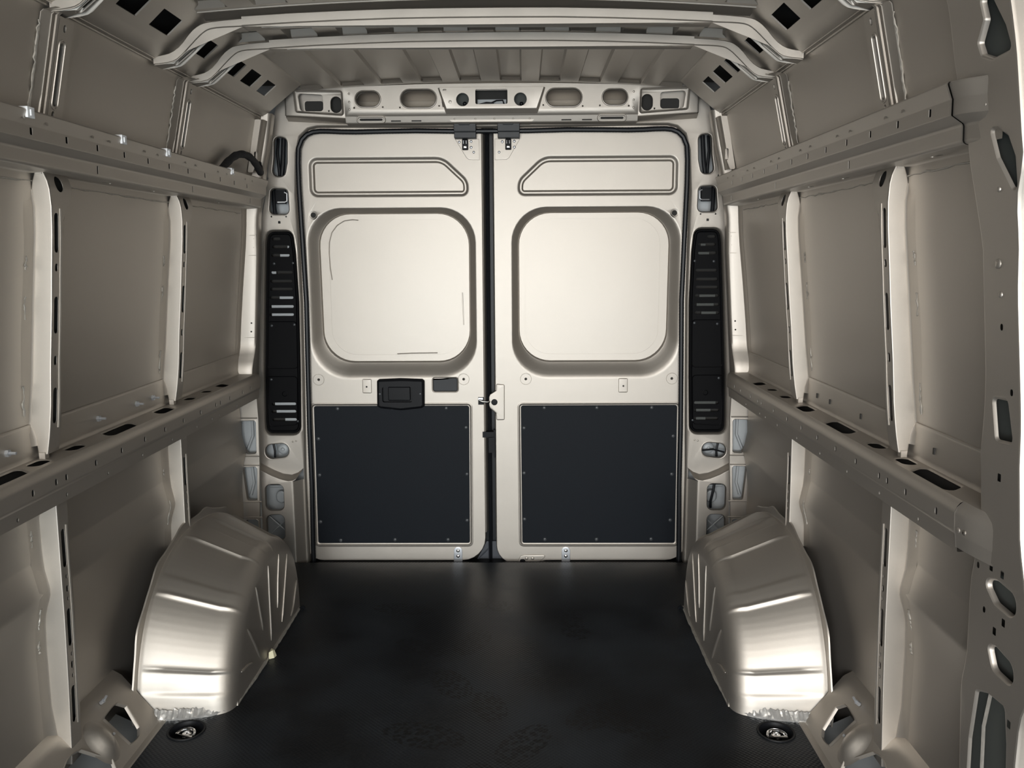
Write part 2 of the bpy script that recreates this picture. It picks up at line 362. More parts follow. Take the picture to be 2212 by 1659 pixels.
# ------------------------------------------------------------------ UPPER POSTS (above the upper rail)
def up_x(z): return interp([(1.58, .912), (1.79, .8655), (1.81, .861)], z)
def upper_post(yp, label, sd):
    t = thing('upper_wall_post', label, 'post', (sd * .9, yp, 1.58), 'upper wall posts'); zs = frange(1.58, 1.797, 9)
    b = MB()
    prof = lambda z: [(skin(z) - .001, yp - .030), (skin(z) - .0035, yp - .028), (up_x(z) + .0135, yp - .010), (up_x(z) + .0105, yp - .008), (up_x(z) + .0095, yp + .004), (up_x(z) + .0065, yp + .005), (up_x(z) + .006, yp - .003), (up_x(z) + .002, yp - .003), (up_x(z), yp + .003)]
    b.loft([[(x, y, z) for x, y in prof(z)] for z in zs])
    b.loft([[(x, y, zs[-1]) for x, y in prof(zs[-1])], [(x - .004, y + .004, zs[-1] + .006) for x, y in prof(zs[-1])], [(x - .03, y + .006, zs[-1] + .011) for x, y in prof(zs[-1])]])
    b.build('ridged_edge', PAINT, t, sd)
    b = MB()
    hs = [slot(yp + .026, 1.68, .008, .066, 4), slot(yp + .028, 1.776, .0055, .008, 3), slot(yp + .024, 1.596, .0055, .008, 3)]
    b.sheet([(yp + .004, z) for z in zs] + [(yp + .062, z) for z in zs[::-1]], hs, YZ(up_x), lip=.008)
    b.tube([YZ(up_x)(p[0], p[1], .0) for p in slot(yp + .026, 1.68, .012, .072, 4)], .0022, 5, closed=True)
    b.loft([[(up_x(z), yp + .062, z) for z in zs], [(up_x(z) + .006, yp + .068, z) for z in zs], [(skin(z) - .002, yp + .078, z) for z in zs]])
    b.build('slotted_web', PAINT, t, sd)
    b = MB(); b.loft([[(up_x(z) + .011, yp + .008, z) for z in zs], [(up_x(z) + .011, yp + .058, z) for z in zs]]); b.build('cavity_shade', DARK, t, sd)  # dark plate, puts shade behind the slots
    b = MB(); pth = [(skin(z) - .002 + random.uniform(-.002, .002), yp - .033 + random.uniform(-.002, .002), z) for z in frange(1.585, 1.78, 24)]
    b.tube(pth, [random.uniform(.0015, .0035) for _ in pth], 6)
    b.build('sealer_bead', SEALER, t, sd)['kind'] = 'stuff'
for sd, nm in SIDES:
    upper_post(-1.617, 'short upper post on the %s wall, nearer the viewer' % nm, sd)
    upper_post(-.911, 'short upper post on the %s wall, nearer the rear doors' % nm, sd)

# ------------------------------------------------------------------ UPPER SIDE RAIL
HY = [-.40 - .1352 * k for k in range(12)]
for sd, nm in SIDES:
    yf = -3.4 if sd < 0 else -1.961; ye = -.17
    lab = 'upper %s side rail with small holes and white clips on its top edge' % nm if sd < 0 else 'upper right side rail ending in a step at the front door pillar'
    t = thing('upper_side_rail', lab, 'rail', (sd * .9, -1.0, 1.47), 'upper side rails')
    hy = [y for y in HY if y > yf + .05] + ([] if sd > 0 else [HY[-1] - .1352 * k for k in range(1, 10)])
    b = MB()
    hf = lambda u, v, q=0: (.8695 - (v - 1.534) * .02 - q, u, v)
    b.cells(yf, 1.5245, ye, 1.5485, [slot(y, 1.5385, .0048, .0072, 2, .002) for y in hy], hf, .0012)
    P1 = [(.925, 1.584), (.868, 1.5795), (.862, 1.579), (.860, 1.576), (.8605, 1.573), (.8684, 1.5515), (.86918, 1.550), (.86921, 1.5485)]
    P2 = [(.86969, 1.5245), (.86972, 1.523), (.8705, 1.5215), (.889, 1.509), (.8905, 1.507), (.8915, 1.504), (.89156, 1.5025)]
    ys = [yf, -1.6, -1.0, ye]
    b.loft([[(x, y, z) for x, z in P1] for y in ys]); b.loft([[(x, y, z) for x, z in P2] for y in ys])
    lf = lambda u, v, q=0: (.8915 + (1.504 - v) * .04 - q, u, v)
    b.cells(yf, 1.4815, ye, 1.5025, [slot(y, 1.493, .0035, .010, 2, .0015) for y in (-1.443, -.855, -.30) if y > yf + .01], lf, .0012)
    P3 = [(.8924, 1.4815), (.89246, 1.480), (.8935, 1.477), (.896, 1.4745), (.899, 1.4735)]
    b.loft([[(x, y, z) for x, z in P3] for y in ys])
    uf = lambda u, v, q=0: (v, u, 1.4735 - (v - .899) * .06 - q)
    b.sheet([(yf, .899), (ye, .899), (ye, .966), (yf, .966)], [slot(y, .928, .022, .0045, 3) for y in (-1.33, -1.07, -.55, -1.80)], uf, lip=.004)
    b.loft([[(.966, y, 1.4695) for y in ys], [(.9665, y, 1.445) for y in ys]])
    b.build('rail_profile', PAINT, t, sd)
    b = MB(); b.loft([[(.876, y, 1.575) for y in ys], [(.90, y, 1.53) for y in ys], [(.902, y, 1.478) for y in ys]]); b.build('shade_backing', DARK, t, sd)  # dark strip added inside the rail so its holes look shaded
    b = MB()
    for y in hy[::2]:
        b.dome((.8645, y + .05, 1.561), (-1, 0, .3), .006, .0008, 8); b.dome((.8645, y - .03, 1.561), (-1, 0, .3), .006, .0008, 8)
    b.build('spot_welds', PAINT, t, sd)['kind'] = 'stuff'
    b = MB()   # weld flange with sealer on the skin under the rail
    pth = [(skin(1.452) - .001, y, 1.452 + random.uniform(-.002, .002)) for y in frange(max(yf, -2.3), ye - .05, 60)]
    b.tube(pth, [random.uniform(.001, .0028) for _ in pth], 5); b.build('sealer_bead', SEALER, t, sd)['kind'] = 'stuff'
    if sd > 0:
        b = MB(); e = yf; pr = P1 + P2 + P3
        b.loft([[(x, e, z) for x, z in pr], [(x + .001, e - .004, z) for x, z in pr]])
        b.loft([[(x + .004 + (max(x, .901) - x) * sm(k / 8), e - .004 - .105 * k / 8, z - .004 * sm(k / 8)) for x, z in pr[1:]] for k in range(9)])
        b.build('end_socket', PAINT, t, sd)
# white cable clips on the left rail
for i, (y, lb) in enumerate(((-1.767, 'white plastic cable clip at the front end of the left upper rail, largest'), (-1.367, 'white plastic cable clip on the left upper rail, second from the front'), (-1.101, 'white plastic cable clip on the left upper rail beside the rearmost upper post'), (-.577, 'white plastic cable clip on the left upper rail under the black cable'))):
    b = MB(); b.box((-.863, y - .012, 1.562), (-.8575, y + .012, 1.583)); b.box((-.90, y - .009, 1.580), (-.860, y + .009, 1.5835)); b.box((-.8575, y - .004, 1.566), (-.855, y + .004, 1.578))
    tag(b.build('cable_clip', WHITE), lb, 'clip', 'white clips on the left upper rail')

# ------------------------------------------------------------------ LOWER SIDE RAIL
slots_big = [(-.537, -.432), (-1.053, -.923), (-1.365, -1.175), (-1.90, -1.70)]
ovals = [(-.625, .024), (-.774, .027), (-1.493, .033), (-1.651, .033)]
FH = [-1.893, -1.759, -1.6675, -1.6245, -1.4885, -1.353, -1.2155, -1.0815, -.9455, -.805, -.665, -.6205, -.526, -.387, -.294]
LH = [-1.8075, -1.614, -1.417, -1.22, -1.0195, -.823, -.6875, -.6195, -.435]
for sd, nm in SIDES:
    yf = -3.4 if sd < 0 else -1.964; ye = -.17
    t = thing('lower_side_rail', 'lower %s side rail with oval and oblong holes along its top' % nm, 'rail', (sd * .95, -1.0, .74), 'lower side rails')
    b = MB(); hs = []
    sb = slots_big + ([(-2.42, -2.22), (-2.95, -2.75)] if sd < 0 else [])
    for y0, y1 in sb: hs.append(rp([(y0, .949), (y1 - .035, .949), (y1, .993), (y0 + .035, .993)], .012, 4))
    for y, r in ovals: hs.append(slot(y, .976, r, .0165, 6))
    tm = lambda u, v, q=0: (v, u, .8265 + (v - .945) * .03 + q)
    b.sheet([(yf, .944), (ye, .944), (ye, .989 + .012), (yf, .989 + .012)], [inset_loop(h, -.004) for h in hs], tm)
    for h in hs: b.press(inset_loop(h, -.004), inset_loop(h, .0015), [(0, 0), (.4, -.0004), (.75, -.0014), (1, -.003)], tm, cap=False)
    ys = [yf, -1.6, -1.0, ye]
    b.loft([[(x, y, z) for x, z in [(1.001, .828), (1.0045, .831), (1.006, .838), (1.008, .90), (1.010, .906), (1.014, .908)]] for y in ys])
    b.loft([[(x, y, z) for x, z in [(.944, .8265), (.938, .8235), (.9325, .817), (.9295, .809), (.929, .804), (.92903, .8025)]] for y in ys])
    ff = lambda u, v, q=0: (.929 + (.804 - v) * .02 - q, u, v)
    fh = FH + ([FH[0] - .135 * k for k in range(1, 10)] if sd < 0 else [])
    b.cells(yf, .7735, ye, .8025, [slot(y, .7865, .0048, .0078, 3) for y in fh if y > yf + .02], ff, .0015)
    b.loft([[(x, y, z) for x, z in [(.92961, .7735), (.92964, .772), (.9305, .768), (.934, .7645), (.936, .762), (.93612, .7605)]] for y in ys])
    lf = lambda u, v, q=0: (.936 + (.762 - v) * .08 - q, u, v)
    lh = LH + ([LH[0] - .197 * k for k in range(1, 7)] if sd < 0 else [])
    b.cells(yf, .7305, ye, .7605, [slot(y, .7425, .0036, .005, 3) for y in lh if yf + .01 < y], lf, .003)
    b.loft([[(.93852, y, .7305) for y in ys], [(.93864, y, .729) for y in ys], [(.942, y, .728) for y in ys], [(.99, y, .732) for y in ys], [(1.02, y, .733) for y in ys]])
    b.build('rail_profile', PAINT, t, sd)
    b = MB(); b.box((.945, yf, .745), (1.0, ye, .75)); b.box((.998, yf, .745), (1.0, ye, .82)); b.box((.9335, yf, .766), (.936, ye, .81)); b.build('shade_backing', DARK, t, sd)  # dark strips added under the holes for the shade inside the rail
    for y in (-1.714, -1.313, -1.087, -.979):
        if sd < 0:
            b = MB(); b.tube([(1.007, y, .864), (1.000, y, .864)], .0085, 6); b.tube([(1.0, y, .864), (.985, y, .864)], .0035, 6); b.build('stud_bolt', ZINC, t, sd)
        else:
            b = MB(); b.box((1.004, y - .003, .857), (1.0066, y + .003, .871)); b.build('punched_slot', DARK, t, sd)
    b = MB()
    for z in (.906, .894): b.tube([(skin(z) - .0015, y, z) for y in ys], .0026, 5)
    build_each(b, 'weld_seam', PAINT, t, sd)
    if sd > 0:
        pr = [(1.0, .829), (.986, .8285), (.944, .8265), (.932, .815), (.928, .803), (.930, .768), (.932, .763), (.935, .738)]
        b = MB(); b.loft([[(x, yf, z) for x, z in pr]] + [[(x + .0015, yf - .003, z) for x, z in pr]] + [[(x + (max(x, .960) - x) * sm(k / 8) + .0015, yf - .003 - .13 * k / 8, z - .006 * sm(k / 8)) for x, z in pr] for k in range(1, 9)])
        b.build('end_socket', PAINT, t, sd)
        b = MB(); b.dome((.935, yf - .028, .775), (-1, 0, 0), .006, .003, 8); b.build('raised_pip', PAINT, t, sd)
        b.dome((.933, yf - .012, .775), (-1, 0, 0), .006, .003, 8); b.build('end_socket', PAINT, t, sd)

# ------------------------------------------------------------------ MIDDLE POSTS (between the rails)
PX = [(.83, .976), (.87, .968), (.903, .963), (.95, .957), (1.046, .949), (1.17, .936), (1.25, .929), (1.344, .920), (1.40, .917), (1.44, .919), (1.46, .924), (1.475, .931)]
PO = [(.83, .996), (.85, .998), (.885, 1.0), (.905, 1.009), (.945, 1.004), (1.01, .995), (1.17, .978), (1.344, .958), (1.40, .955), (1.425, .959), (1.452, .961), (1.458, .950), (1.475, .949)]
def mid_post(yp, label, sd):
    t = thing('middle_wall_post', label, 'post', (sd * .96, yp, .83), 'middle wall posts')
    zs = sorted(set(frange(.838, 1.474, 34) + [.895, .905, 1.455]))
    px = lambda z: interp(PX, z); po = lambda z: max(interp(PO, z), px(z) + .012)
    b = MB()
    b.loft([[(po(z), yp + .002, z), (po(z) - .003, yp, z), (px(z) + .003, yp, z), (px(z) + .001, yp + .001, z), (px(z), yp + .004, z)] for z in zs])
    b.build('front_face', PAINT, t, sd)
    b = MB(); zf = [z for z in zs if z > .85 and z < 1.452]
    b.loft([[(po(z) - .001, yp + .002, z), (po(z) + .002, yp - .001, z), (po(z) + .004, yp - .004, z), (max(po(z) + .0045, skin(z) - .0018), yp - .017 + .002 * math.sin(z * 21), z), (skin(z), yp - .030 + .002 * math.sin(z * 21), z)] for z in zf])
    b.build('weld_flange', PAINT, t, sd)
    b = MB()
    wd = lambda z: .046 + .05 * sm((z - 1.36) / .09)
    zb = [.838, .9, .995, 1.03, 1.075, 1.11, 1.205, 1.24, 1.29, 1.295, 1.39, 1.42, 1.474]
    hole = {(.9, .995): slot(yp + .018, .949, .0088, .042), (1.03, 1.075): slot(yp + .018, 1.0535, .006, .011), (1.11, 1.205): slot(yp + .018, 1.157, .0088, .042), (1.24, 1.29): slot(yp + .018, 1.264, .006, .009), (1.295, 1.39): slot(yp + .018, 1.341, .0088, .044), (1.42, 1.474): slot(yp + .045, 1.449, .016, .0175)}
    for z0, z1 in zip(zb, zb[1:]):
        n = 6; zz = frange(z0, z1, n)
        h = hole.get((z0, z1))
        b.sheet([(yp + .004, z) for z in zz] + [(yp + wd(z), z) for z in zz[::-1]], [h] if h else [], YZ(px), lip=.0015 if h else 0)
    b.loft([[(px(z), yp + wd(z), z), (px(z) + .003, yp + wd(z) + .004, z), (min(px(z) + .022, skin(z) - .002), yp + wd(z) + .009, z), (skin(z) - .002, yp + wd(z) + .028, z)] for z in frange(.838, 1.474, 30)])
    b.tube([YZ(px)(yp + .034, z, .0) for z in frange(.895, 1.395, 24)], .003, 6)
    b.build('slotted_web', PAINT, t, sd)
    b = MB(); b.loft([[(px(z) + .016, yp + .004, z) for z in zs], [(px(z) + .016, yp + wd(z) - .004, z) for z in zs]]); b.build('cavity_shade', DARK, t, sd)  # dark plate for the shade inside the hollow post
    b = MB(); b.box((.979, yp - .004, .826), (.993, yp + .012, .842)); b.box((.932, yp - .002, 1.468), (.947, yp + .006, 1.482)); build_each(b, 'end_tab', PAINT, t, sd)
    b = MB()
    for z0, z1 in ((.93, 1.0), (1.15, 1.20), (1.26, 1.29)):
        pth = [(skin(z) - .001, yp - .021 + random.uniform(-.003, .003), z) for z in frange(z0, z1, 10)]; b.tube(pth, [random.uniform(.001, .004) for _ in pth], 6)
    b.build('sealer_bead', SEALER, t, sd)['kind'] = 'stuff'

# ------------------------------------------------------------------ LOWER POSTS (under the lower rail)
def low_post(yp, label, sd, zb0):
    t = thing('lower_wall_post', label, 'post', (sd * .97, yp, zb0), 'lower wall posts')
    px = lambda z: interp([(.05, .983), (.078, .981), (.254, .974), (.43, .969), (.73, .965)], z)
    po = lambda z: interp([(.05, 1.0), (.10, 1.009), (.125, 1.012), (.219, 1.021), (.36, 1.020), (.43, 1.017), (.458, 1.012), (.49, 1.001), (.505, .998), (.525, 1.001), (.56, 1.008), (.60, 1.0105), (.69, 1.010), (.73, .998)], z)
    zs = frange(zb0, .73, 44); b = MB()
    b.loft([[(po(z), yp + .002, z), (po(z) - .003, yp, z), (px(z) + .003, yp, z), (px(z) + .001, yp + .001, z), (px(z), yp + .004, z)] for z in zs])
    b.build('front_face', PAINT, t, sd)
    b = MB(); b.loft([[(po(z) - .001, yp + .002, z), (po(z) + .001, yp - .001, z), (po(z) + .003, yp - .004, z), (max(po(z) + .004, skin(z) - .0018), yp - .016, z), (skin(z), yp - .030, z)] for z in zs if z > .10]); b.build('weld_flange', PAINT, t, sd)
    b = MB()
    hol = [(.555, .66, slot(yp + .018, .606, .0082, .047)), (.527, .543, slot(yp + .02, .535, .003, .005)), (.494, .516, slot(yp + .02, .505, .0045, .008)), (.473, .487, slot(yp + .02, .480, .003, .005)), (.355, .462, slot(yp + .018, .4085, .0082, .047)), (.333, .347, slot(yp + .02, .340, .003, .005)), (.300, .324, slot(yp + .02, .312, .0045, .009)), (.277, .291, slot(yp + .02, .284, .003, .005)), (.155, .265, slot(yp + .018, .2115, .0082, .047))]
    zb = sorted(set([zb0, .73] + [a for h in hol for a in h[:2] if a > zb0])); hd = {h[0]: h[2] for h in hol if h[0] > zb0}
    for z0, z1 in zip(zb, zb[1:]):
        zz = frange(z0, z1, 4); h = hd.get(z0)
        b.sheet([(yp + .004, z) for z in zz] + [(yp + .045, z) for z in zz[::-1]], [h] if h else [], YZ(px), lip=.0015 if h else 0)
    b.loft([[(px(z), yp + .045, z), (px(z) + .003, yp + .049, z), (px(z) + .02, yp + .054, z), (skin(z) - .002, yp + .075, z)] for z in zs])
    b.tube([YZ(px)(yp + .033, z, .0) for z in frange(max(zb0, .155), .66, 14)], .0030, 6)
    b.build('slotted_web', PAINT, t, sd)
    b = MB(); b.loft([[(px(z) + .016, yp + .004, z) for z in zs], [(px(z) + .016, yp + .042, z) for z in zs]]); b.build('cavity_shade', DARK, t, sd)  # shade inside the lower post, as a dark plate
    b = MB()
    for z0, z1 in ((.62, .66), (.36, .39), (.42, .47)) if zb0 < .2 else ((.44, .52), (.60, .62)):
        pth = [(skin(z) - .001, yp - .019 + random.uniform(-.002, .002), z) for z in frange(z0, z1, 10)]; b.tube(pth, [random.uniform(.001, .0045) for _ in pth], 6)
    b.build('sealer_bead', SEALER, t, sd)['kind'] = 'stuff'
for sd, nm in SIDES:
    mid_post(-1.613, 'pale bowed post between the %s rails, nearer the viewer' % nm, sd)
    mid_post(-.887, 'pale bowed post between the %s rails, nearer the rear doors' % nm, sd)
    low_post(-1.613, 'pale slotted post under the lower %s rail, standing on the floor edge' % nm, sd, .062)
    low_post(-.887, 'pale slotted post under the lower %s rail, ending on the wheel arch' % nm, sd, .36)

# ------------------------------------------------------------------ REAR FRAME (opening surround)
IN = [(0, 1.800), (.30, 1.803), (.62, 1.806), (.70, 1.806), (.739, 1.797), (.775, 1.765), (.793, 1.70), (.802, 1.535), (.799, 1.34), (.797, 1.10), (.803, .78), (.808, .56), (.812, .40)]
STEP = [(.812, .40), (.835, .382), (.862, .372), (.90, .378), (.94, .395), (.98, .417), (1.0, .428)]
XO = [(-.05, 1.0), (.43, 1.0), (.81, .994), (1.245, .964), (1.387, .952), (1.527, .918), (1.70, .892), (1.83, .872)]
def xo(z): return interp(XO, z)
hA = rp([(.877, 1.68), (.872, 1.765), (.822, 1.755), (.826, 1.66), (.838, 1.607), (.888, 1.608)], .02, 4)
hB = rp([(.906, 1.458), (.896, 1.56), (.828, 1.556), (.826, 1.458)], .018, 4)
hC = rp([(.968, 1.0 - .561), (.972, .50), (.872, .508), (.872, .450)], .028, 5)
hL = rp([(.966, .545), (.968, .60), (.962, .80), (.945, 1.10), (.930, 1.34), (.92, 1.392), (.815, 1.392), (.806, 1.30), (.801, 1.10), (.808, .78), (.816, .545)], [.035, .3, .5, .5, .3, .035, .03, .3, .5, .5, .035], 4)
hD = rp([(.966, .228), (.966, .338), (.890, .340), (.891, .228)], .022, 4)
hE = rp([(.967, .095), (.966, .206), (.892, .208), (.893, .098)], .022, 4)
endo = rp([(.758, 1.918), (.657, 1.911), (.658, 1.849), (.748, 1.850)], .012, 4)
rear = struct_empty('wall_rear', 'beige rear door surround with punched openings down both pillars', 'door frame', (0, -.02, 0))
for sd in (-1, 1):
    b = MB(); Y0 = -.02; YL = -.06
    outer = IN + STEP[1:] + [(xo(z), z) for z in (.6, .81, 1.245, 1.387, 1.527, 1.70, 1.83)] + [(.86, 1.875), (.79, 1.95), (.72, 1.957), (0, 1.965)]
    sh = [inset_loop(h, -.007) for h in (hA, hB, hC)] + [inset_loop(hL, -.006)] + [slot(x, z, .0035, .0035, 2) for x, z in ((.898, 1.448), (.838, 1.448), (.905, 1.60))] + [rp(rect(.862, 1.420, .872, 1.430), .001, 1)]
    hdr = [slot(.481, 1.8925, .056, .036, 5), slot(.283, 1.8925, .076, .040, 5)]
    b.sheet(outer, sh + hdr, XZ(Y0))
    for h in (hA, hB, hC): b.press(inset_loop(h, -.007), inset_loop(h, .001), [(0, 0), (.25, .0008), (.55, 0), (.85, -.004), (1, -.012)], XZ(Y0), cap=False)
    b.press(inset_loop(hL, -.006), inset_loop(hL, .004), [(0, 0), (.25, .001), (.5, -.001), (.8, -.006), (1, -.02)], XZ(Y0), cap=False)
    # opening edge rolled back to the seal
    def shift(p, d):
        out = []
        for i, (x, z) in enumerate(p):
            a = Vector(p[max(i - 1, 0)]); c = Vector(p[min(i + 1, len(p) - 1)]); tt = (c - a).normalized(); nn = Vector((-tt.y, tt.x))
            out.append((x - abs(nn.x) * d if i > 2 else x, z - abs(nn.y) * d if i < 7 else z))
        return out
    lowIN = IN + [(.812, .3), (.812, -.03)]
    r = [[(x, y, z) for x, z in shift(lowIN, d)] for d, y in ((0, Y0), (.003, Y0 - .002), (.006, Y0), (.009, Y0 + .006), (.010, .02))]
    b.loft(r)
    xs = frange(.19, .58, 9); b.loft([[(x, -.016, 1.935) for x in xs], [(x, .03, 1.925) for x in xs], [(x, .05, 1.905) for x in xs], [(x, .045, 1.89) for x in xs], [(x, .02, 1.868) for x in xs], [(x, -.018, 1.85) for x in xs]])
    # step to the lower bulge
    lowtop = [(.836, .36), (.852, .352), (.868, .352), (.90, .360), (.94, .376), (.98, .398), (1.0, .408)]
    b.loft([[(a[0] + (c[0] - a[0]) * t, Y0 + (YL - Y0) * h, a[1] + (c[1] - a[1]) * t) for a, c in zip(STEP, lowtop)] for t, h in ((0, 0), (.3, .12), (.6, .6), (.85, .95), (1, 1))])
    lowout = [(.859, -.03), (1.0, -.03), (1.0, .408), (.98, .398), (.94, .376), (.90, .360), (.868, .352), (.859, .352)]
    b.sheet(lowout, [inset_loop(h, -.005) for h in (hD, hE)] + [rp(rect(.918, .078, .934, .083), .001, 1)], XZ(YL))
    for h in (hD, hE): b.press(inset_loop(h, -.005), inset_loop(h, .001), [(0, 0), (.3, 0), (.7, -.003), (1, -.012)], XZ(YL), cap=False)
    zz = frange(-.03, .352, 8)
    b.loft([[(.859, YL, z) for z in zz], [(.852, YL, z) for z in zz], [(.849, YL + .001, z) for z in zz], [(.845, YL + .004, z) for z in zz], [(.818, Y0 - .003, z) for z in zz], [(.812, Y0, z) for z in zz]])
    b.build('pillar_panel', PAINT, rear, sd)
    b = MB()       # painted box section behind the openings
    b.loft([[(.80, .075, z) for z in (-.03, 2.0)], [(1.0, .05, z) for z in (-.03, 2.0)]]); b.loft([[(1.0, .05, z) for z in (-.03, 2.0)], [(1.02, -.02, z) for z in (-.03, 2.0)]])
    b.build('outer_panel', PRIMER, rear, sd)
    b = MB()
    m = XZ(.04)
    b.slab(slot(.925, .262, .022, .028, 5), m, 0, .02, .006); b.tube([(.888, .02, .310), (.968, .02, .310)], .006, 6); b.tube([(.888, .02, .200), (.968, .02, .200)], .005, 6)
    b.tube([(.885, .0, .185), (.975, .0, .10)], .0035, 6); b.tube([(.885, .0, .10), (.975, .0, .185)], .0035, 6)
    b.dome((.905, .02, .475), (0, -1, 0), .024, .008, 14); b.dome((.905, .010, .475), (0, -1, 0), .008, .004, 8)
    build_each(b, 'cavity_fitting', PRIMER, rear, sd)
    b = MB()
    b.tube([(.862, .02, 1.60), (.852, .015, 1.66), (.846, .02, 1.76)], .009, 8); b.tube([(.868, .02, 1.61), (.872, .015, 1.70), (.87, .03, 1.76)], .006, 8)
    b.tube([(.888, .0, 1.44), (.892, .005, 1.50), (.896, .02, 1.56)], .008, 8); b.tube([(.94, .01, .43), (.935, .0, .47), (.945, .01, .51)], .005, 8)
    if sd > 0:
        b.tube([(.93, -.01, .335), (.925, -.012, .30), (.915, -.01, .25), (.918, .0, .22)], .0055, 8); b.tube([(.968, -.005, .462), (.92, -.005, .475), (.87, -.005, .47)], .004, 6)
    build_each(b, 'cable', RUBBER, rear, sd)
    b = MB(); b.box((.845, .005, 1.50), (.885, .02, 1.555)); b.build('connector', BLACK, rear, sd)
    b = MB(); b.tube([(.845, -.005, 1.545), (.835, -.006, 1.54), (.836, -.006, 1.51), (.845, -.006, 1.506), (.875, -.004, 1.506)], .0028, 6); b.build('wire_hook', WHITE if sd < 0 else ZINC, rear, sd)
    b = MB()
    b.dome((.852, Y0, .515), (0, -1, 0), .004, .002, 6); b.dome((.838, Y0, .518), (0, -1, 0), .004, .002, 6); b.dome((.801, -.05, 1.839), (0, -1, 0), .004, .001, 6)
    build_each(b, 'weld_dimple', PAINT, rear, sd)

# ------------------------------------------------------------------ CORNER POSTS (between side wall and rear frame)
W1 = [(.70, .962), (.916, .946), (1.297, .918), (1.43, .913), (1.60, .885), (1.70, .862), (1.83, .840)]
for sd, nm in SIDES:
    t = thing('corner_post', 'wide pale corner post joining the %s wall to the rear door frame' % nm, 'post', (sd * .96, -.1, .2))
    b = MB(); zs = frange(.735, 1.83, 40)
    def prof(z):
        w1 = interp(W1, z); s = skin(z); k = .35 * sm((.94 - z) / .1) * .1; a = s - .004
        up = sm((z - 1.46) / .1)
        return [(s - .0005, -.200), (s - .0015, -.186), (a, -.172 - k), (a - .003, -.165 - k), (a - .02 + (w1 - a + .02) * .3, -.162 - k), (w1 + .008, -.158 - k), (w1 + .002, -.154 - k), (w1 - .001, -.145), (w1 + .003, -.10), (w1 + .012, -.092), (w1 + .014, -.085), (max(xo(z) - .004, w1 + .012), -.05), (xo(z), -.03), (xo(z) + .004, -.02)]
    b.loft([[(x, y, z) for x, y in prof(z)] for z in zs])
    b.build('post_skin', PAINT, t, sd)
    b = MB()
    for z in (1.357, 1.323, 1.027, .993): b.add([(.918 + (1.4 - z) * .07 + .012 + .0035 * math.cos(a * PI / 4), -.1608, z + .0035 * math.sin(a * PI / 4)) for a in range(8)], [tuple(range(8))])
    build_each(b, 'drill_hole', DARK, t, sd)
    for z in (1.37, 1.292, .97):
        b = MB(); w1 = interp(W1, z); b.box((w1 + .004, -.1635, z - .0012), (skin(z) - .015, -.160, z + .0012)); b.build('panel_joint', PAINT, t, sd)
    # framed cells under the lower rail
    b = MB(); m = XZ(-.15)
    h1 = rp([(.968, .497), (1.002, .494), (1.028, .545), (1.025, .628), (.964, .630)], .008, 3); h2 = rp([(.974, .300), (1.012, .300), (1.018, .365), (1.024, .436), (.968, .438)], .008, 3); h3 = rp(rect(.975, .14, 1.02, .215), .008, 3)
    ot = [(.955, .735), (.952, .64), (.956, .46), (.964, .29), (.968, .20), (.968, .12), (1.06, .12), (1.06, .31), (1.053, .43), (1.035, .49), (1.051, .56), (1.047, .64), (1.04, .735)]
    b.sheet(ot, [inset_loop(h, -.004) for h in (h1, h2, h3)], m)
    for h in (h1, h2, h3): b.press(inset_loop(h, -.004), inset_loop(h, .001), [(0, 0), (.3, .001), (.7, -.003), (1, -.012)], m, cap=False)
    b.loft([[(x, -.15, z) for x, z in ot[:6]], [(x - .002, -.145, z) for x, z in ot[:6]], [(xo(z) - .005, -.05, z) for x, z in ot[:6]], [(xo(z), -.02, z) for x, z in ot[:6]]])
    for z in (.484, .446, .292, .226, .642): b.tube([(.955, -.151, z), (1.045, -.151, z)], .003, 6)
    b.tube([(x, -.153, z) for x, z in ot[7:]], .004, 6)
    b.build('framed_cells', PAINT, t, sd)
    b = MB(); b.loft([[(.972, -.10, z) for z in (.1, .74)], [(1.10, -.11, z) for z in (.1, .74)]])
    b.tube([(.99, -.108, .63), (.99, -.108, .56), (1.015, -.11, .50)], .006, 6); b.tube([(1.0, -.108, .43), (.995, -.108, .36), (1.01, -.11, .31)], .006, 6)
    b.build('cell_back', PRIMER, t, sd)
    b = MB(); b.sheet(rp([(.905, 1.605), (.926, 1.605), (.890, 1.80), (.865, 1.80)], .006, 3), [slot(.892, 1.66, .006, .022, 4)], XZ(-.208), lip=.006)
    b.loft([[(.905, -.208, 1.605), (.865, -.208, 1.80)], [(.898, -.20, 1.605), (.858, -.20, 1.80)], [(.896, -.15, 1.605), (.855, -.15, 1.80)]])
    b.build('upper_flange', PAINT, t, sd)

# ------------------------------------------------------------------ REAR HEADER BEAM
hd = thing('header_beam', 'pale pressed header beam over the rear doors with oval openings', 'beam', (0, -.083, 1.83))
YH = -.083; m = XZ(YH); b = MB(); hs = []; rims = []
for s in (-1, 1):
    rims += [slot(s * .481, 1.8925, .045, .0265, 6), slot(s * .283, 1.8925, .066, .0308, 6)]
    hs += [slot(s * x, z, .0035, .0035, 3) for x, z in ((.535, 1.860), (.423, 1.862), (.356, 1.860), (.203, 1.865))]
centre = [(-.19, 1.86), (.19, 1.86), (.198, 1.922), (-.198, 1.922)]
top = [(.576, 1.940), (.49, 1.9415), (.395, 1.9435), (.25, 1.947), (0, 1.948)]; top = top + [(-x, z) for x, z in top[-2::-1]]
bot = [(-.571, 1.829), (.571, 1.829)]
b.sheet(bot + top, hs + [inset_loop(r, -.009) for r in rims] + [centre], m, lip=0)
for r in rims: b.press(inset_loop(r, -.009), r, [(0, 0), (.2, 0), (.4, .003), (.6, .0035), (.8, .002), (.95, -.002), (1, -.012)], m, cap=False)
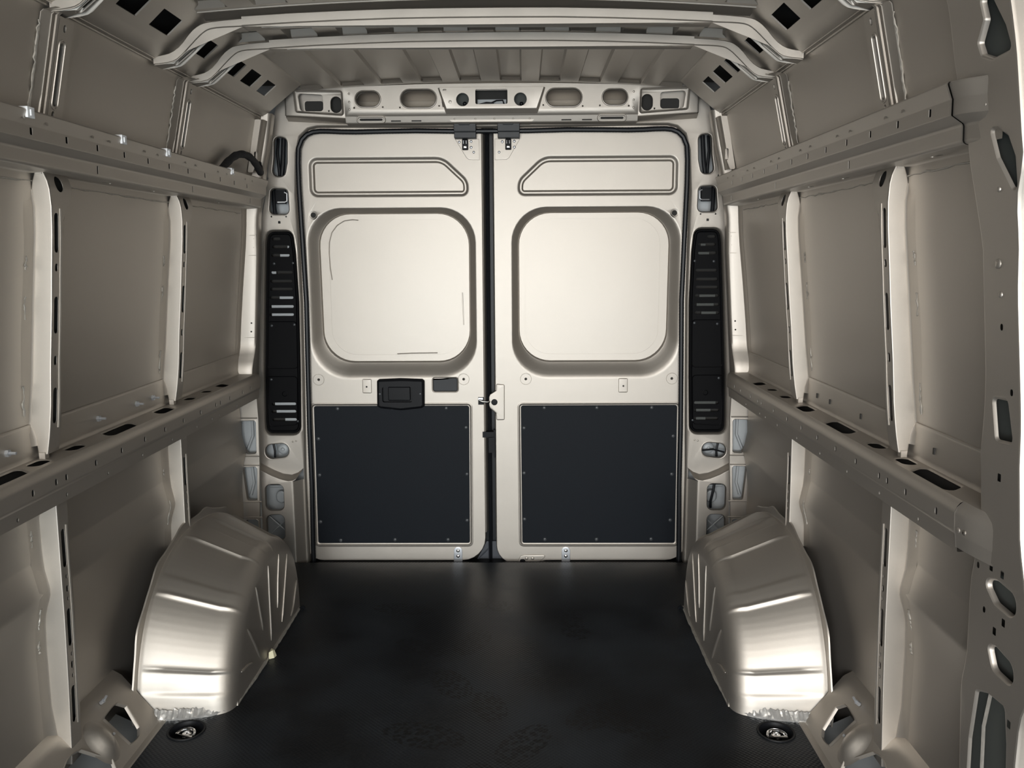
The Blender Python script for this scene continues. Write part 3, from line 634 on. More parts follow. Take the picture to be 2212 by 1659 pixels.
# lower ledge and upper flange
xs = frange(-.571, .571, 15)
b.loft([[(x, YH, 1.829) for x in xs], [(x, YH + .0025, 1.826) for x in xs], [(x, -.074, 1.8065) for x in xs], [(x, -.071, 1.803) for x in xs], [(x, -.02, 1.801) for x in xs]])
b.loft([[(x, YH, z) for x, z in top], [(x, YH + .004, z + .004) for x, z in top], [(x, YH - .006, z + .008) for x, z in top], [(x, YH - .045, zc(x) + .001) for x, z in top]])
b.build('beam_face', PAINT, hd)
for s in (-1, 1):
    b = MB(); P0 = rp([(.572, 1.826), (.768, 1.840), (.776, 1.934), (.576, 1.928)], .014, 4); P1 = inset_loop(P0, .012)
    h1 = endo; h2 = slot(.607, 1.8735, .0225, .0315, 5)
    b.sheet([(.571, 1.822), (.80, 1.834), (.80, 1.945), (.576, 1.941)], [P0], m)
    b.press(P0, P1, [(0, 0), (.25, .001), (.6, -.004), (1, -.007)], m, cap=False)
    b.sheet(P1, [h1, h2, slot(.636, 1.850, .0035, .0035, 3)], m, lip=.012, q=-.007)
    b.loft([[(.80, YH, z) for z in (1.834, 1.945)], [(.808, YH + .006, z) for z in (1.834, 1.945)], [(.812, -.02, z) for z in (1.834, 1.945)]])
    b.loft([[(.571, YH, 1.822), (.80, YH, 1.834)], [(.571, YH + .006, 1.817), (.806, YH + .006, 1.828)], [(.571, -.02, 1.806), (.812, -.02, 1.82)]])
    for z in (1.913, 1.882, 1.854): b.dome((.554, YH, z), (0, -1, 0), .0045, .002, 8)
    b.sheet(rp(rect(.666, 1.85, .74, 1.895), .008, 3), [], XZ(-.05)); 
    b.build('end_pressing', PAINT, hd, s)
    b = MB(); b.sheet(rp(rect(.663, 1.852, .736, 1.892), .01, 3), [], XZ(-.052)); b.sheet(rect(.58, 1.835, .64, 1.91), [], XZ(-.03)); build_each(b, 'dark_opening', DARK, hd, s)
    b = MB(); rr = slot(.471, 1.8155, .054, .010, 4); q = lambda u, v, w=0: (u, -.0775 + (1.8155 - v) * .34 - w, v)
    b.press(inset_loop(rr, -.004), inset_loop(rr, .004), [(0, 0), (.3, .004), (.6, .004), (1, -.006)], q); b.build('ledge_slot_rim', PAINT, hd, s)
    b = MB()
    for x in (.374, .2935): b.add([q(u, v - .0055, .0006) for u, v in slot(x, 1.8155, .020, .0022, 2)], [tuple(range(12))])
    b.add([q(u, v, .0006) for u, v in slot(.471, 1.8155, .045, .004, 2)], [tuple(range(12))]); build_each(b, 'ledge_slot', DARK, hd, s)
# centre plate
b = MB(); YC = -.102; m = XZ(YC)
ch = [rp(rect(-.0605, 1.867, .064, 1.9225), .006, 3), circ(-.110, 1.8845, .025, 18), circ(.114, 1.8845, .025, 18), rp(rect(-.186, 1.918, -.172, 1.924), .002, 2)]
b.sheet([(-.173, 1.853), (.177, 1.853), (.204, 1.930), (-.200, 1.930)], ch, m, lip=.008)
b.loft([[(-.2, YC, 1.93), (-.173, YC, 1.853), (-.172, YC, 1.851)], [(-.207, YH, 1.931), (-.182, YH, 1.851), (-.181, YH + .01, 1.832)]])
b.loft([[(.204, YC, 1.93), (.177, YC, 1.853), (.176, YC, 1.851)], [(.211, YH, 1.931), (.186, YH, 1.851), (.185, YH + .01, 1.832)]])
L0 = [(-.173, 1.853), (.177, 1.853)]
b.loft([[(-.173, YC, 1.853), (.177, YC, 1.853)], [(-.174, YC + .003, 1.849), (.178, YC + .003, 1.849)], [(-.178, -.078, 1.8285), (.182, -.078, 1.8285)], [(-.177, -.0765, 1.825), (.181, -.0765, 1.825)], [(-.155, -.076, 1.805), (.159, -.076, 1.805)], [(-.152, -.073, 1.802), (.156, -.073, 1.802)], [(-.148, -.03, 1.80), (.152, -.03, 1.80)]])
b.loft([[(-.2, YC, 1.93), (.204, YC, 1.93)], [(-.2, YH, 1.934), (.204, YH, 1.934)]])
b.build('centre_plate', PAINT, hd)
b = MB()
for x in (-.143, -.062, .012, .085, .15): b.dome((x, -.0768, 1.8165), (0, -1, 0), .004, .002, 8)
b.dome((-.158, YC, 1.876), (0, -1, 0), .007, .001, 10); build_each(b, 'weld_dimple', PAINT, hd)
b = MB(); b.box((-.09, -.03, 1.80), (.09, -.028, 1.96)); b.build('inner_panel', DARK, hd)
b = MB(); b.box((-.055, -.045, 1.85), (.058, -.042, 1.894)); b.build('lamp_base', PRIMER, hd)
b = MB(); b.box((-.15, -.04, 1.85), (-.075, -.035, 1.92)); b.box((.075, -.04, 1.85), (.155, -.035, 1.92)); build_each(b, 'inner_plate', CAVITY, hd)
b = MB(); b.tube([(-.05, -.06, 1.872), (-.02, -.06, 1.880), (.0, -.062, 1.878), (.02, -.06, 1.887), (.045, -.06, 1.888), (.05, -.06, 1.872)], .003, 6); b.box((-.035, -.066, 1.868), (.01, -.05, 1.878)); b.dome((-.105, -.05, 1.878), (0, -1, 0), .008, .006); b.dome((.118, -.05, 1.876), (0, -1, 0), .008, .006); b.build('lamp_wiring', RUBBER, hd)

# ------------------------------------------------------------------ DOOR OPENING SEAL
SP = [(.784, -.03), (.783, .06), (.778, .318), (.778, .572), (.7745, .80), (.769, 1.10), (.774, 1.34), (.7795, 1.57), (.779, 1.66), (.775, 1.715), (.760, 1.749), (.74, 1.768), (.715, 1.778), (.688, 1.781), (.65, 1.7805), (.60, 1.778), (.543, 1.777), (.42, 1.779), (.30, 1.780), (.15, 1.777), (0, 1.777)]
def dense(p, step=.012):
    out = []
    for (x0, z0), (x1, z1) in zip(p, p[1:]):
        n = max(1, int(math.hypot(x1 - x0, z1 - z0) / step))
        out += [(x0 + (x1 - x0) * k / n, z0 + (z1 - z0) * k / n) for k in range(n)]
    return out + [p[-1]]
full = [(-x, z) for x, z in SP] + [(x, z) for x, z in SP[-2::-1]]
dp = dense(full, .006); b = MB()
b.tube([(x, -.024, z) for x, z in dp], [.0098 + (.0006 if i % 2 else 0) for i in range(len(dp))], 9)
seal = struct(b.build('trim_1', RUBBER), 'black ribbed rubber seal running round the rear door opening', 'seal')

# ------------------------------------------------------------------ REAR DOORS
def door(sd, nm):
    X = (lambda x: x) if sd < 0 else (lambda x: -x + .004)        # features given for the left door
    P = lambda pts: [(X(x), z) for x, z in pts]
    d = struct_empty('door_%d' % (1 if sd < 0 else 2), '%s rear door in beige metal with blanked window and black lower panel%s' % (nm, ', pull handle fitted' if sd < 0 else ', no handle'), 'door', (sd * .42, 0, 0))
    ci = -.045 if sd < 0 else -.002
    ol = rp([(ci, 1.806), (-.815, 1.806), (-.815, -.014), (ci, -.014)], [.004, .004, .07, .10], 6)
    if sd > 0: ol = rp([(ci, 1.806), (-.815, 1.806), (-.815, -.014), (-.21, -.014), (-.16, -.028), (ci, -.028)], [.004, .004, .09, .03, .03, .09], 6)
    up0 = ccw([(-.745, 1.682), (-.745, 1.525), (-.097, 1.525), (-.097, 1.588), (-.198, 1.682)])
    u0 = rp(up0, [.035, .035, .028, .06, .085], 5); 
    def off(p, r, dd): return rp(inset(p, dd), [max(k - dd, .006) for k in r], 5)
    ur = [.035, .035, .028, .06, .085]; u1 = off(up0, ur, .024)
    wp0 = ccw(rect(-.764, .778, -.072, 1.480)); wp1 = ccw([(-.714, .849), (-.1035, .849), (-.1015, 1.458), (-.719, 1.458)]); wp2 = ccw(rect(-.6825, .876, -.127, 1.435))
    w0 = rp(wp0, [.15, .15, .14, .14], 9); w1 = rp(wp1, .128, 9); w2 = rp(wp2, .105, 9)
    lp0 = ccw([(-.779, .049), (-.0985, .049), (-.094, .676), (-.775, .676)]); l0 = rp(lp0, .018, 4); l1 = rp(inset(lp0, .011), .012, 4)
    plugs = [(-.737, .776, .0235, .0035), (-.128, .776, .0235, .0035)]; hole_up = (-.733, 1.454)
    cp = lambda l, k=-.004: P(inset_loop(l, k))
    b = MB(); m = XZ(0)
    small = P(rp(rect(-.256, .725, -.155, .780), .008, 3))
    hs = [cp(u0), cp(w0), cp(l0), circ(X(hole_up[0]), hole_up[1], .0185, 16)] + [circ(X(x), z, .026, 20) for x, z, r, r2 in plugs]
    if sd < 0: hs.append(inset_loop(small, -.006))
    b.sheet(P(ol), hs, m)
    b.loft([[m(p[0], p[1], 0) for p in P(ol)], [m(p[0], p[1], -.004) for p in P(inset_loop(ol, -.003))], [m(p[0], p[1], -.05) for p in P(inset_loop(ol, -.003))]], True)
    b.press(cp(u0), P(u1), [(0, 0), (.12, 0), (.25, -.0015), (.4, -.006), (.5, -.0075), (.6, -.007), (.72, -.0075), (.85, -.013), (.95, -.018), (1, -.0185)], m)
    b.press(cp(w0), P(w1), [(0, 0), (.07, 0), (.16, -.0012), (.3, -.006), (.5, -.017), (.7, -.028), (.85, -.0345), (.9, -.036), (.93, -.035), (.96, -.037), (1, -.0425)], m, cap=False)
    b.sheet(P(w1), [P(w2)], m, lip=.0022, q=-.0425)
    b.press(cp(l0), P(l1), [(0, 0), (.2, 0), (.35, .0018), (.5, .0018), (.65, -.001), (.8, -.003), (1, -.004)], m)
    b.press(circ(X(hole_up[0]), hole_up[1], .0185, 16), circ(X(hole_up[0]), hole_up[1], .009, 16), [(0, 0), (.3, -.002), (.6, -.002), (.8, -.003), (1, -.012)], m, cap=False)
    for x, z, r, r2 in plugs: b.press(circ(X(x), z, .026, 20), circ(X(x), z, r2, 20), [(0, 0), (.07, 0), (.10, -.0015), (.14, -.0015), (.17, .0002), (.9, .0002), (1, -.004)], m, cap=False)
    if sd < 0: b.press(inset_loop(small, -.006), small, [(0, 0), (.3, .002), (.7, .001), (1, -.004)], m, cap=False)
    b.build('door_skin', PAINT, d)
    b = MB(); b.sheet(P(inset_loop(w2, -.02)), [], m, 0, -.0447); b.build('window_blank', PAINT, d)
    b = MB(); b.sheet(rect(*sorted((X(-.80), X(-.06)))[:1], -.0, sorted((X(-.80), X(-.06)))[1], 1.79), [], m, 0, -.055); b.build('outer_panel', DARK, d)
    b = MB(); b.slab(P(rp([(-.7185, 1.315), (-.690, 1.315), (-.685, 1.34), (-.676, 1.382), (-.704, 1.382), (-.715, 1.352)], .002, 2)), m, -.0425, -.0418); b.build('patch', PAINT, d)
    if sd < 0:
        b = MB()   # loose sealer along the blank's edge
        wl = w2[:]
        def run(a, c): return [(x, .0432 - .0008, z) for x, z in wl if a(x, z) and c(x, z)]
        for pts in ([(-.557, 1.434), (-.58, 1.4365), (-.615, 1.432), (-.645, 1.414), (-.668, 1.385), (-.680, 1.345), (-.6825, 1.30), (-.680, 1.24), (-.674, 1.19)], [(-.1315, 1.135), (-.130, 1.08), (-.1275, 1.0)], [(-.41, .879), (-.35, .8815), (-.24, .8825)]):
            b.tube([(x, .0425, z) for x, z in pts], .0022, 6)
        b.build('sealer_bead', PAINT, d)['kind'] = 'stuff'
    # black hardboard panel and its rivets
    br = P(rp(inset(lp0, .0125), .010, 4)); b = MB(); b.slab(br, m, -.005, -.0005, .002); pan = b.build('lower_panel', BOARD, d)
    riv = [(-.662, .652), (-.431, .653), (-.203, .653), (-.121, .570), (-.120, .368), (-.122, .164), (-.205, .078), (-.434, .078), (-.669, .075), (-.753, .158), (-.749, .365), (-.748, .523)]
    if sd > 0: riv = [(-x + .004, z) for x, z in ((.209, .653), (.430, .653), (.660, .653), (.124, .567), (.124, .372), (.125, .169), (.212, .079), (.434, .079), (.668, .080), (.752, .531), (.750, .366), (.748, .164))]
    b = MB(); b.dome((0, 0, 0), (0, -1, 0), .0085, .0045, 10); first = None
    for x, z in riv:
        if first is None: o = b.build('rivet', RIVET, pan); first = o
        else: o = first.copy(); C.objects.link(o); o.parent = pan
        o.location = (X(x), -.0005, z)
    # square clip pad
    b = MB(); b.slab(P(ccw(rp(rect(-.553, .718, -.515, .778), .005, 3))), m, 0, .006, .003); b.add([m(X(-.535) + .004 * math.cos(a), .746 + .004 * math.sin(a), .0063) for a in [k * PI / 4 for k in range(8)]], [tuple(range(8))])
    b.build('clip_pad', PAINT, d)
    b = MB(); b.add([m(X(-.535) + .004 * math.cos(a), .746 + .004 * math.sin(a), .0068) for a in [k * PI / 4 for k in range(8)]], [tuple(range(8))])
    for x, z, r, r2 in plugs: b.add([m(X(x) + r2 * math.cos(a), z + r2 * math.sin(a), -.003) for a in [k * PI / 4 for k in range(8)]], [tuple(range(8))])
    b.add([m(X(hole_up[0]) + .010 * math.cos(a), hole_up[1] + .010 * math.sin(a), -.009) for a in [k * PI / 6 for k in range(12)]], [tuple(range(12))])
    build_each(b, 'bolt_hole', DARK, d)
    # zinc bracket at the foot of the door
    bx = -.1625 if sd < 0 else .3025
    b = MB(); b.slab(rp([(bx - .0185, -.03), (bx + .0185, -.03), (bx + .0185, .045), (bx - .0185, .045)], [.001, .001, .0175, .0175], 5), m, 0, .004, .0015); br_ = b.build('foot_bracket', ZINC, d)
    for z in (.029, .005):
        b = MB(); b.dome((bx, -.004, z), (0, -1, 0), .0078, .003, 10); b.dome((bx, -.007, z), (0, -1, 0), .004, .003, 6); build_each(b, 'bolt', CHROME, br_)
    b = MB(); b.box((bx - .025, -.02, -.034), (bx + .062, .03, -.020)); b.build('foot_guide', BLACK, d)
    # edge of the door beside the gap
    b = MB(); xe = -.040 if sd < 0 else .003
    if sd < 0:
        b.loft([[(-.045, .0, z) for z in (.11, 1.77)], [(-.038, .004, z) for z in (.11, 1.77)], [(-.034, .03, z) for z in (.11, 1.77)], [(-.03, .05, z) for z in (.11, 1.77)]])
        b.sheet(rp([(-.078, .545), (-.046, .495), (-.0465, .775), (-.0765, .715)], [.02, .004, .004, .02], 4), [], m, 0, .0012)
    b.loft([[(xe + (.012 if sd > 0 else 0), .0, z) for z in (.08, 1.77)], [(xe, .004, z) for z in (.08, 1.77)], [(xe - .004, .04, z) for z in (.08, 1.77)]])
    b.build('edge_return', PAINT, d)
    if sd < 0:
        # pull handle
        hb = rp([(-.492, .664), (-.478, .656), (-.393, .6465), (-.305, .656), (-.293, .664), (-.2915, .771), (-.30, .7785), (-.392, .782), (-.482, .7785), (-.490, .771)], .006, 2)
        hr = rp(rect(-.468, .682, -.343, .748), .008, 3)
        b = MB(); i2 = inset_loop(hb, .010); mm = m
        b.loft([[mm(p[0], p[1], 0) for p in hb], [mm(p[0], p[1], .012) for p in hb], [mm(p[0], p[1], .019) for p in inset_loop(hb, .004)], [mm(p[0], p[1], .022) for p in i2]], True)
        b.sheet(i2, [hr], mm, lip=.0205, q=.022); b.sheet(hr, [], mm, 0, .0015); hd_ = b.build('pull_handle', BLACK, d)
        b = MB(); b.slab(rp(rect(-.445, .687, -.352, .746), .006, 3), m, .0015, .014, .004); b.build('lever', BLACK, hd_)
        b = MB()
        for x in (-.478, -.309): b.dome((x, -.022, .7175), (0, -1, 0), .005, .0015, 8)
        build_each(b, 'screw', RIVET, hd_)
        b = MB(); b.slab(P(rp(rect(-.255, .726, -.156, .779), .007, 3)), m, -.006, -.002, .001); b.build('blank_plate', GREYP, d)
        b = MB(); b.box((-.068, -.004, .668), (-.044, .01, .700)); lk = b.build('lock_case', BLACK, d)
        b = MB(); b.tube([(-.064, -.008, .688), (-.05, -.012, .682), (-.03, -.012, .680), (-.02, -.006, .681)], .005, 8); b.box((-.067, -.008, .690), (-.048, -.003, .698)); b.build('latch_tongue', CHROME, lk)
    else:
        b = MB(); lpn = ccw(rp([(.042, .602), (.043, .753), (.008, .757), (.008, .728), (-.018, .712), (-.023, .70), (-.023, .665), (-.018, .652), (.006, .632), (.008, .601)], .006, 3))
        b.slab(lpn, m, 0, .006, .004); b.build('lock_plate', PAINT, d)
        b = MB(); b.dome((.0, -.006, .679), (0, -1, 0), .0135, .001, 16); b.build('lock_hole_plug', BLACK, d)
        b = MB(); b.slab(ccw(rp([(.092, -.024), (.106, .003), (.124, .011), (.222, .009), (.20, -.012), (.18, -.026)], .006, 3)), m, 0, .004, .003)
        for x in (.133, .159): b.dome((x, -.004, -.005), (0, -1, 0), .0075, .003, 10)
        b.build('striker_plate', PAINT, d)
        b = MB(); b.slab(slot(.116, -.018, .012, .010, 5), m, 0, .006, .002); b.build('striker_hook', BLACK, d)
    return d
door(-1, 'left'); door(1, 'right')
# centre gap between the doors
b = MB(); zz = (-.02, 1.785)
b.loft([[(-.031, .035, z) for z in zz], [(-.030, .025, z) for z in zz], [(-.023, .020, z) for z in zz], [(-.016, .025, z) for z in zz], [(-.014, .035, z) for z in zz]])
b.box((-.05, .046, -.03), (.02, .05, 1.80))
struct(b.build('trim_2', RUBBER), 'upright black rubber seal in the gap between the rear doors', 'seal')
b = MB(); b.box((-.051, -.008, .528), (-.004, .02, .552)); b.box((-.026, -.008, .462), (.0, .02, .530)); b.box((-.004, -.004, .44), (.002, .02, .56))
tag(b.build('door_stop', BLACK), 'small black plastic stop block in the gap between the doors', 'door stop')
# gap corner gusset under the doors
b = MB(); b.slab(ccw([(-.095, -.045), (.06, -.045), (.055, -.02), (.004, .06), (-.04, .06), (-.06, .02)]), XZ(.03), -.01, .0)
b.tube([(-.09, .028, -.03), (-.03, .028, .03)], .003, 5); b.tube([(-.03, .028, -.03), (-.03, .028, .06)], .003, 5)
tag(b.build('sill_gusset', mat('grey_blue_plastic', (.045, .05, .06), .5)), 'dark grey corner gusset below the gap between the doors', 'gusset')
# top latches
for x0, lb in ((-.1505, 'black top latch over the inner corner of the left rear door'), (.0225, 'black top latch over the inner corner of the right rear door')):
    t = thing('door_latch', lb, 'latch', (x0 + .044, -.03, 1.78), 'top door latches'); m = XZ(-.036)
    b = MB(); b.slab(rp(rect(x0, 1.772, x0 + .088, 1.813), .003, 2), m, -.03, .012, .003); b.slab(rp(rect(x0 + .001, 1.748, x0 + .088, 1.773), .003, 2), m, -.03, .006, .003)
    b.slab(rp(rect(x0 + .02, 1.797, x0 + .064, 1.813), .004, 2), m, .0, .017, .003); b.tube([(x0 + .002, -.045, 1.7735), (x0 + .086, -.045, 1.7735)], .003, 6)
    b.build('housing', mat('dark_grey_plastic', (.022, .024, .027), .5) if x0 < 0 else bpy.data.materials['dark_grey_plastic'], t)
    b = MB(); b.dome((x0 + .011, -.049, 1.808), (0, -1, 0), .003, .002, 6); b.dome((x0 + .078, -.049, 1.808), (0, -1, 0), .003, .002, 6); build_each(b, 'housing_screw', ZINC, t)
    b = MB(); xs = x0 + .030
    b.slab(rp(rect(xs, 1.706, xs + .024, 1.748), .003, 2), XZ(0), 0, .014, .003); b.build('catch', BLACK, t)
    b = MB(); b.slab(rp(rect(xs + .005, 1.712, xs + .019, 1.722), .002, 2), XZ(0), .014, .018, .002); b.tube([(xs + .006, -.016, 1.73), (xs + .006, -.02, 1.742), (xs + .017, -.02, 1.742), (xs + .017, -.016, 1.73)], .0022, 6); b.build('catch_pin', CHROME, t)
    k = 1 if x0 < 0 else -1
    b = MB(); xa = x0 + .016 if x0 < 0 else x0 + .016
    for x, z in ((x0 + .018, 1.738), (x0 + .066, 1.740), (x0 + .066, 1.717)): b.dome((x, -.002, z), (0, -1, 0), .006, .003, 8)
    b.dome((x0 + (.076 if x0 < 0 else .005), -.002, 1.698), (0, -1, 0), .0055, .003, 8); build_each(b, 'bolt', ZINC, t)
    b = MB(); pl = [(-.150, 1.75), (-.104, 1.676), (-.094, 1.669), (-.052, 1.667), (-.052, 1.75)] if x0 < 0 else [(.112, 1.75), (.068, 1.676), (.058, 1.669), (.010, 1.667), (.010, 1.75)]
    b.slab(ccw(pl), XZ(0), 0, .0025, .002); b.build('mounting_plate', PAINT, t)

# ------------------------------------------------------------------ LAMP ACCESS COVERS
for sd, nm in SIDES:
    t = thing('pillar_cover', 'tall black slotted plastic cover set in the %s rear pillar' % nm, 'cover', (sd * .88, -.01, .55), 'black covers in the rear pillars')
    L = inset_loop(hL, .0045); m = XZ(-.004); b = MB()
    rows_t = [(1.359, .87, .905), (1.3275, .835, .905), (1.293, .835, .910), (1.223, .826, .915), (1.187, .829, .919), (1.1545, .829, .921), (1.120, .827, .925), (1.0835, .827, .927), (1.050, .828, .929)]
    rows_b = [(.674, .835, .938), (.642, .836, .940), (.607, .835, .938), (.71, .84, .845)][:3]
    hs = [slot((x0 + x1) / 2, z, (x1 - x0) / 2, .0062, 3) for z, x0, x1 in rows_t + rows_b]
    i1 = inset_loop(L, .006); i2 = inset_loop(L, .012)
    b.loft([[m(p[0], p[1], -.012) for p in L], [m(p[0], p[1], .002) for p in L], [m(p[0], p[1], .006) for p in inset_loop(L, .003)], [m(p[0], p[1], .006) for p in i1], [m(p[0], p[1], .001) for p in i2]], True)
    b.sheet(i2, hs, m, lip=.006, q=.001)
    b.build('cover_panel', COVER, t, sd)
    b = MB(); sub = rp([(.951, .578), (.833, .585), (.825, .79), (.952, .79)], .014, 4); sub2 = rp([(.93, .84), (.822, .84), (.822, 1.005), (.935, 1.005)], .012, 4)
    for l in (sub, rp([(.948, .825), (.822, .825), (.818, 1.02), (.938, 1.02)], .014, 4)): b.tube([m(p[0], p[1], .001) for p in l], .0022, 5, closed=True)
    b.tube([m(p[0], p[1], .001) for p in circ(.881, .717, .0105, 18)], .0018, 5, closed=True)
    build_each(b, 'raised_rib', COVER, t, sd)
    for x, z in ((.900, 1.259), (.822, 1.261), (.922, 1.004), (.828, 1.008), (.935, .778), (.83, .60)):
        b = MB(); b.dome(m(x, z, .001), (0, -1, 0), .0058, .003, 8); build_each(b, 'screw', RIVET, t, sd)
    b = MB()    # dark lamp body; pale boxes stand in for light seen through the slots
    b.slab(rp(rect(.80, .55, .98, 1.39), .01, 3), XZ(.04), 0, .01, .003)
    b.build('lamp_back', DARK, t, sd)
    for x0, x1, z in ([(.835, .85, 1.36), (.835, .848, 1.327), (.838, .88, 1.293), (.828, .89, 1.12), (.90, .93, 1.223), (.83, .925, 1.084), (.83, .925, 1.05), (.838, .93, .674), (.838, .925, .642), (.838, .89, .607)] if sd < 0 else [(.852, .862, 1.36), (.85, .87, 1.327), (.84, .885, 1.293), (.85, .915, 1.12), (.84, .91, 1.084), (.86, .92, 1.05), (.84, .93, .674), (.85, .91, .642), (.85, .89, .607)]):
        b = MB(); b.box((x0 - .003, .006, z - .012), (x1 - .003, .012, z + .004)); b.build('slot_light_piece', PRIMER if sd < 0 else CAVITY, t, sd)  # right side in a dimmer grey for its weaker light

# ------------------------------------------------------------------ WHEEL ARCHES
def resample(p, n):
    L = [0]
    for a, c in zip(p, p[1:]): L.append(L[-1] + math.dist(a, c))
    out = []
    for i in range(n):
        s = L[-1] * i / (n - 1)
        k = max(j for j in range(len(L)) if L[j] <= s + 1e-9); k = min(k, len(p) - 2); f = (s - L[k]) / (L[k + 1] - L[k])
        out.append(tuple(a + (c - a) * f for a, c in zip(p[k], p[k + 1])))
    return out
OUT = [(-1.302, -.01), (-1.297, .06), (-1.283, .125), (-1.255, .195), (-1.21, .265), (-1.145, .325), (-1.06, .372), (-.97, .402), (-.86, .418), (-.75, .414), (-.63, .396), (-.53, .36), (-.45, .30), (-.40, .2), (-.385, .08), (-.385, -.01)]
MID = [(-1.285, -.01), (-1.275, .05), (-1.253, .11), (-1.218, .175), (-1.17, .235), (-1.11, .282), (-1.04, .318), (-.96, .341), (-.87, .352), (-.77, .346), (-.67, .325), (-.585, .288), (-.52, .23), (-.48, .15), (-.465, .06), (-.465, -.01)]
INN = [(-1.232, -.01), (-1.215, .035), (-1.19, .085), (-1.158, .14), (-1.12, .19), (-1.075, .235), (-1.02, .268), (-.955, .288), (-.87, .297), (-.785, .290), (-.70, .268), (-.635, .232), (-.585, .178), (-.555, .11), (-.54, .05), (-.535, -.01)]
NS = 320
def arch(sd, nm):
    t = thing('wheel_arch', 'rounded silver wheel arch bulging from the %s wall onto the floor' % nm, 'wheel arch', (sd * .85, -.86, 0), 'wheel arches')
    o = resample(smooth_poly(OUT), NS); mi = resample(smooth_poly(MID), NS); inn = resample(smooth_poly(INN), NS)
    steps = [(.055, -1), (.105, 1), (.255, 1), (.30, -1), (.43, 1), (.50, -1), (.56, 1), (.63, -1), (.70, 1)]
    def disp(s, across):
        h = 0
        for c, k in steps: h += k * .0045 * sm((s - c + .004 * 0) / .012 + .5)
        bead = sum(.0058 * math.exp(-((s - c) / .0042) ** 2) for c, k in steps if k > 0)
        return (h + bead) * across
    rows = []
    for i in range(NS):
        s = i / (NS - 1)
        po_, pm, pi_ = o[i], mi[i], inn[i]
        a = o[max(i - 1, 0)]; c = o[min(i + 1, NS - 1)]; tg = Vector((c[0] - a[0], c[1] - a[1])).normalized(); nr = Vector((-tg.y, tg.x))
        pts = []
        A = Vector((.952, po_[0], po_[1])); B = Vector((.775, pm[0], pm[1])); Ce = Vector((.711, pi_[0], pi_[1]))
        ctrl = Vector((.716, pm[0] + (pi_[0] - pm[0]) * .12, pm[1] + (pi_[1] - pm[1]) * .12))
        def pt(p, ac): d_ = disp(s, ac); return (p.x, p.y + nr.x * d_, p.z + nr.y * d_)
        pts.append(pt(Vector((.966, po_[0], po_[1])), 0)); pts.append(pt(Vector((.960, po_[0], po_[1])), 0))
        for k in range(7): f = k / 6; pts.append(pt(A.lerp(B, f), min(1, f * 6) if k < 2 else 1))
        for k in range(1, 9):
            f = k / 8; q = B * (1 - f) ** 2 + ctrl * (2 * f * (1 - f)) + Ce * f * f; pts.append(pt(q, max(0, 1 - f * 1.1)))
        for k in (.12, .3, .6, 1.0):
            zc_ = max(Ce.z * (1 - k), -.01); yy = Ce.y + (-.87 - Ce.y) * .10 * k if Ce.z > .02 else Ce.y
            pts.append((.711 - .004 * k, yy, zc_))
        rows.append(pts)
    b = MB(); b.loft(rows); b.build('arch_shell', PAINT, t, sd, 45)
    # flange along the wall
    b = MB(); fr = []
    for i in range(0, NS, 4):
        s = i / (NS - 1); p = o[i]; a = o[max(i - 1, 0)]; c = o[min(i + 1, NS - 1)]; tg = Vector((c[0] - a[0], c[1] - a[1])).normalized(); nr = Vector((-tg.y, tg.x))
        wv = .016 + .012 * (.5 + .5 * math.sin(s * 46)) ** 2
        fr.append([(.966, p[0], p[1]), (.968, p[0] + nr.x * .003, p[1] + nr.y * .003), (.969, p[0] + nr.x * wv, p[1] + nr.y * wv), (.973, p[0] + nr.x * (wv + .002), p[1] + nr.y * (wv + .002))])
    b.loft(fr); b.build('wall_flange', PAINT, t, sd)
    # pressed beads running down the inner face
    for pts in (((-1.011, .272), (-.99, .19), (-.971, .112)), ((-.880, .292), (-.889, .17), (-.896, .043)), ((-.76, .288), (-.79, .20), (-.810, .118)), ((-.665, .255), (-.72, .15), (-.772, .051)), ((-.568, .12), (-.61, .07), (-.63, .045), (-.664, .024)), ((-1.108, .178), (-1.06, .11), (-1.017, .043)), ((-1.185, .082), (-1.13, .075), (-1.085, .06))):
        pp = [(.7105 - .004 * sm((z - .30) / -.3), y, z) for y, z in resample(pts, 10)]
        b = MB(); b.tube(pp, [.0042 if 0 < i < 9 else .0012 for i in range(10)], 8); b.build('pressed_bead', PAINT, t, sd)
    # crumpled seam sealer along the foot
    b = MB(); base = resample([(.968, -1.31), (.90, -1.303), (.82, -1.292), (.765, -1.275), (.73, -1.254), (.712, -1.215)], 60); rg = random.Random(3 + sd)
    ring = []
    for i, (x, y) in enumerate(base):
        amp = 1.5 if i < 14 else (1.0 if i < 46 else .5)
        h1 = .010 + rg.uniform(0, .007) * amp; h2 = .004 + rg.uniform(0, .004)
        ring.append([(x, y - .010 - rg.uniform(0, .003) * amp, -.002), (x, y - .012, h2), (x + rg.uniform(-.003, .003), y - .004 - rg.uniform(0, .002) * amp, h1), (x, y + .004, h1 + .012), (x, y + .014, h1 + .004)])
    b.loft(ring); b.build('seam_sealer', FILM, t, sd, 20)
    b = MB(); ring = resample([(.714, -1.225), (.706, -1.06), (.705, -.80), (.707, -.54)], 40)
    b.tube([(x, y, .004) for x, y in ring], [rg.uniform(.004, .007) for _ in ring], 6); b.build('sealer_bead', SEALER, t, sd)['kind'] = 'stuff'
    b = MB(); b.tube([(.69, -.545, .002), (.695, -.55, .012), (.70, -.56, .008)], .006, 6); b.build('rubber_plug', RUBBER, t, sd)
for sd, nm in SIDES: arch(sd, nm)
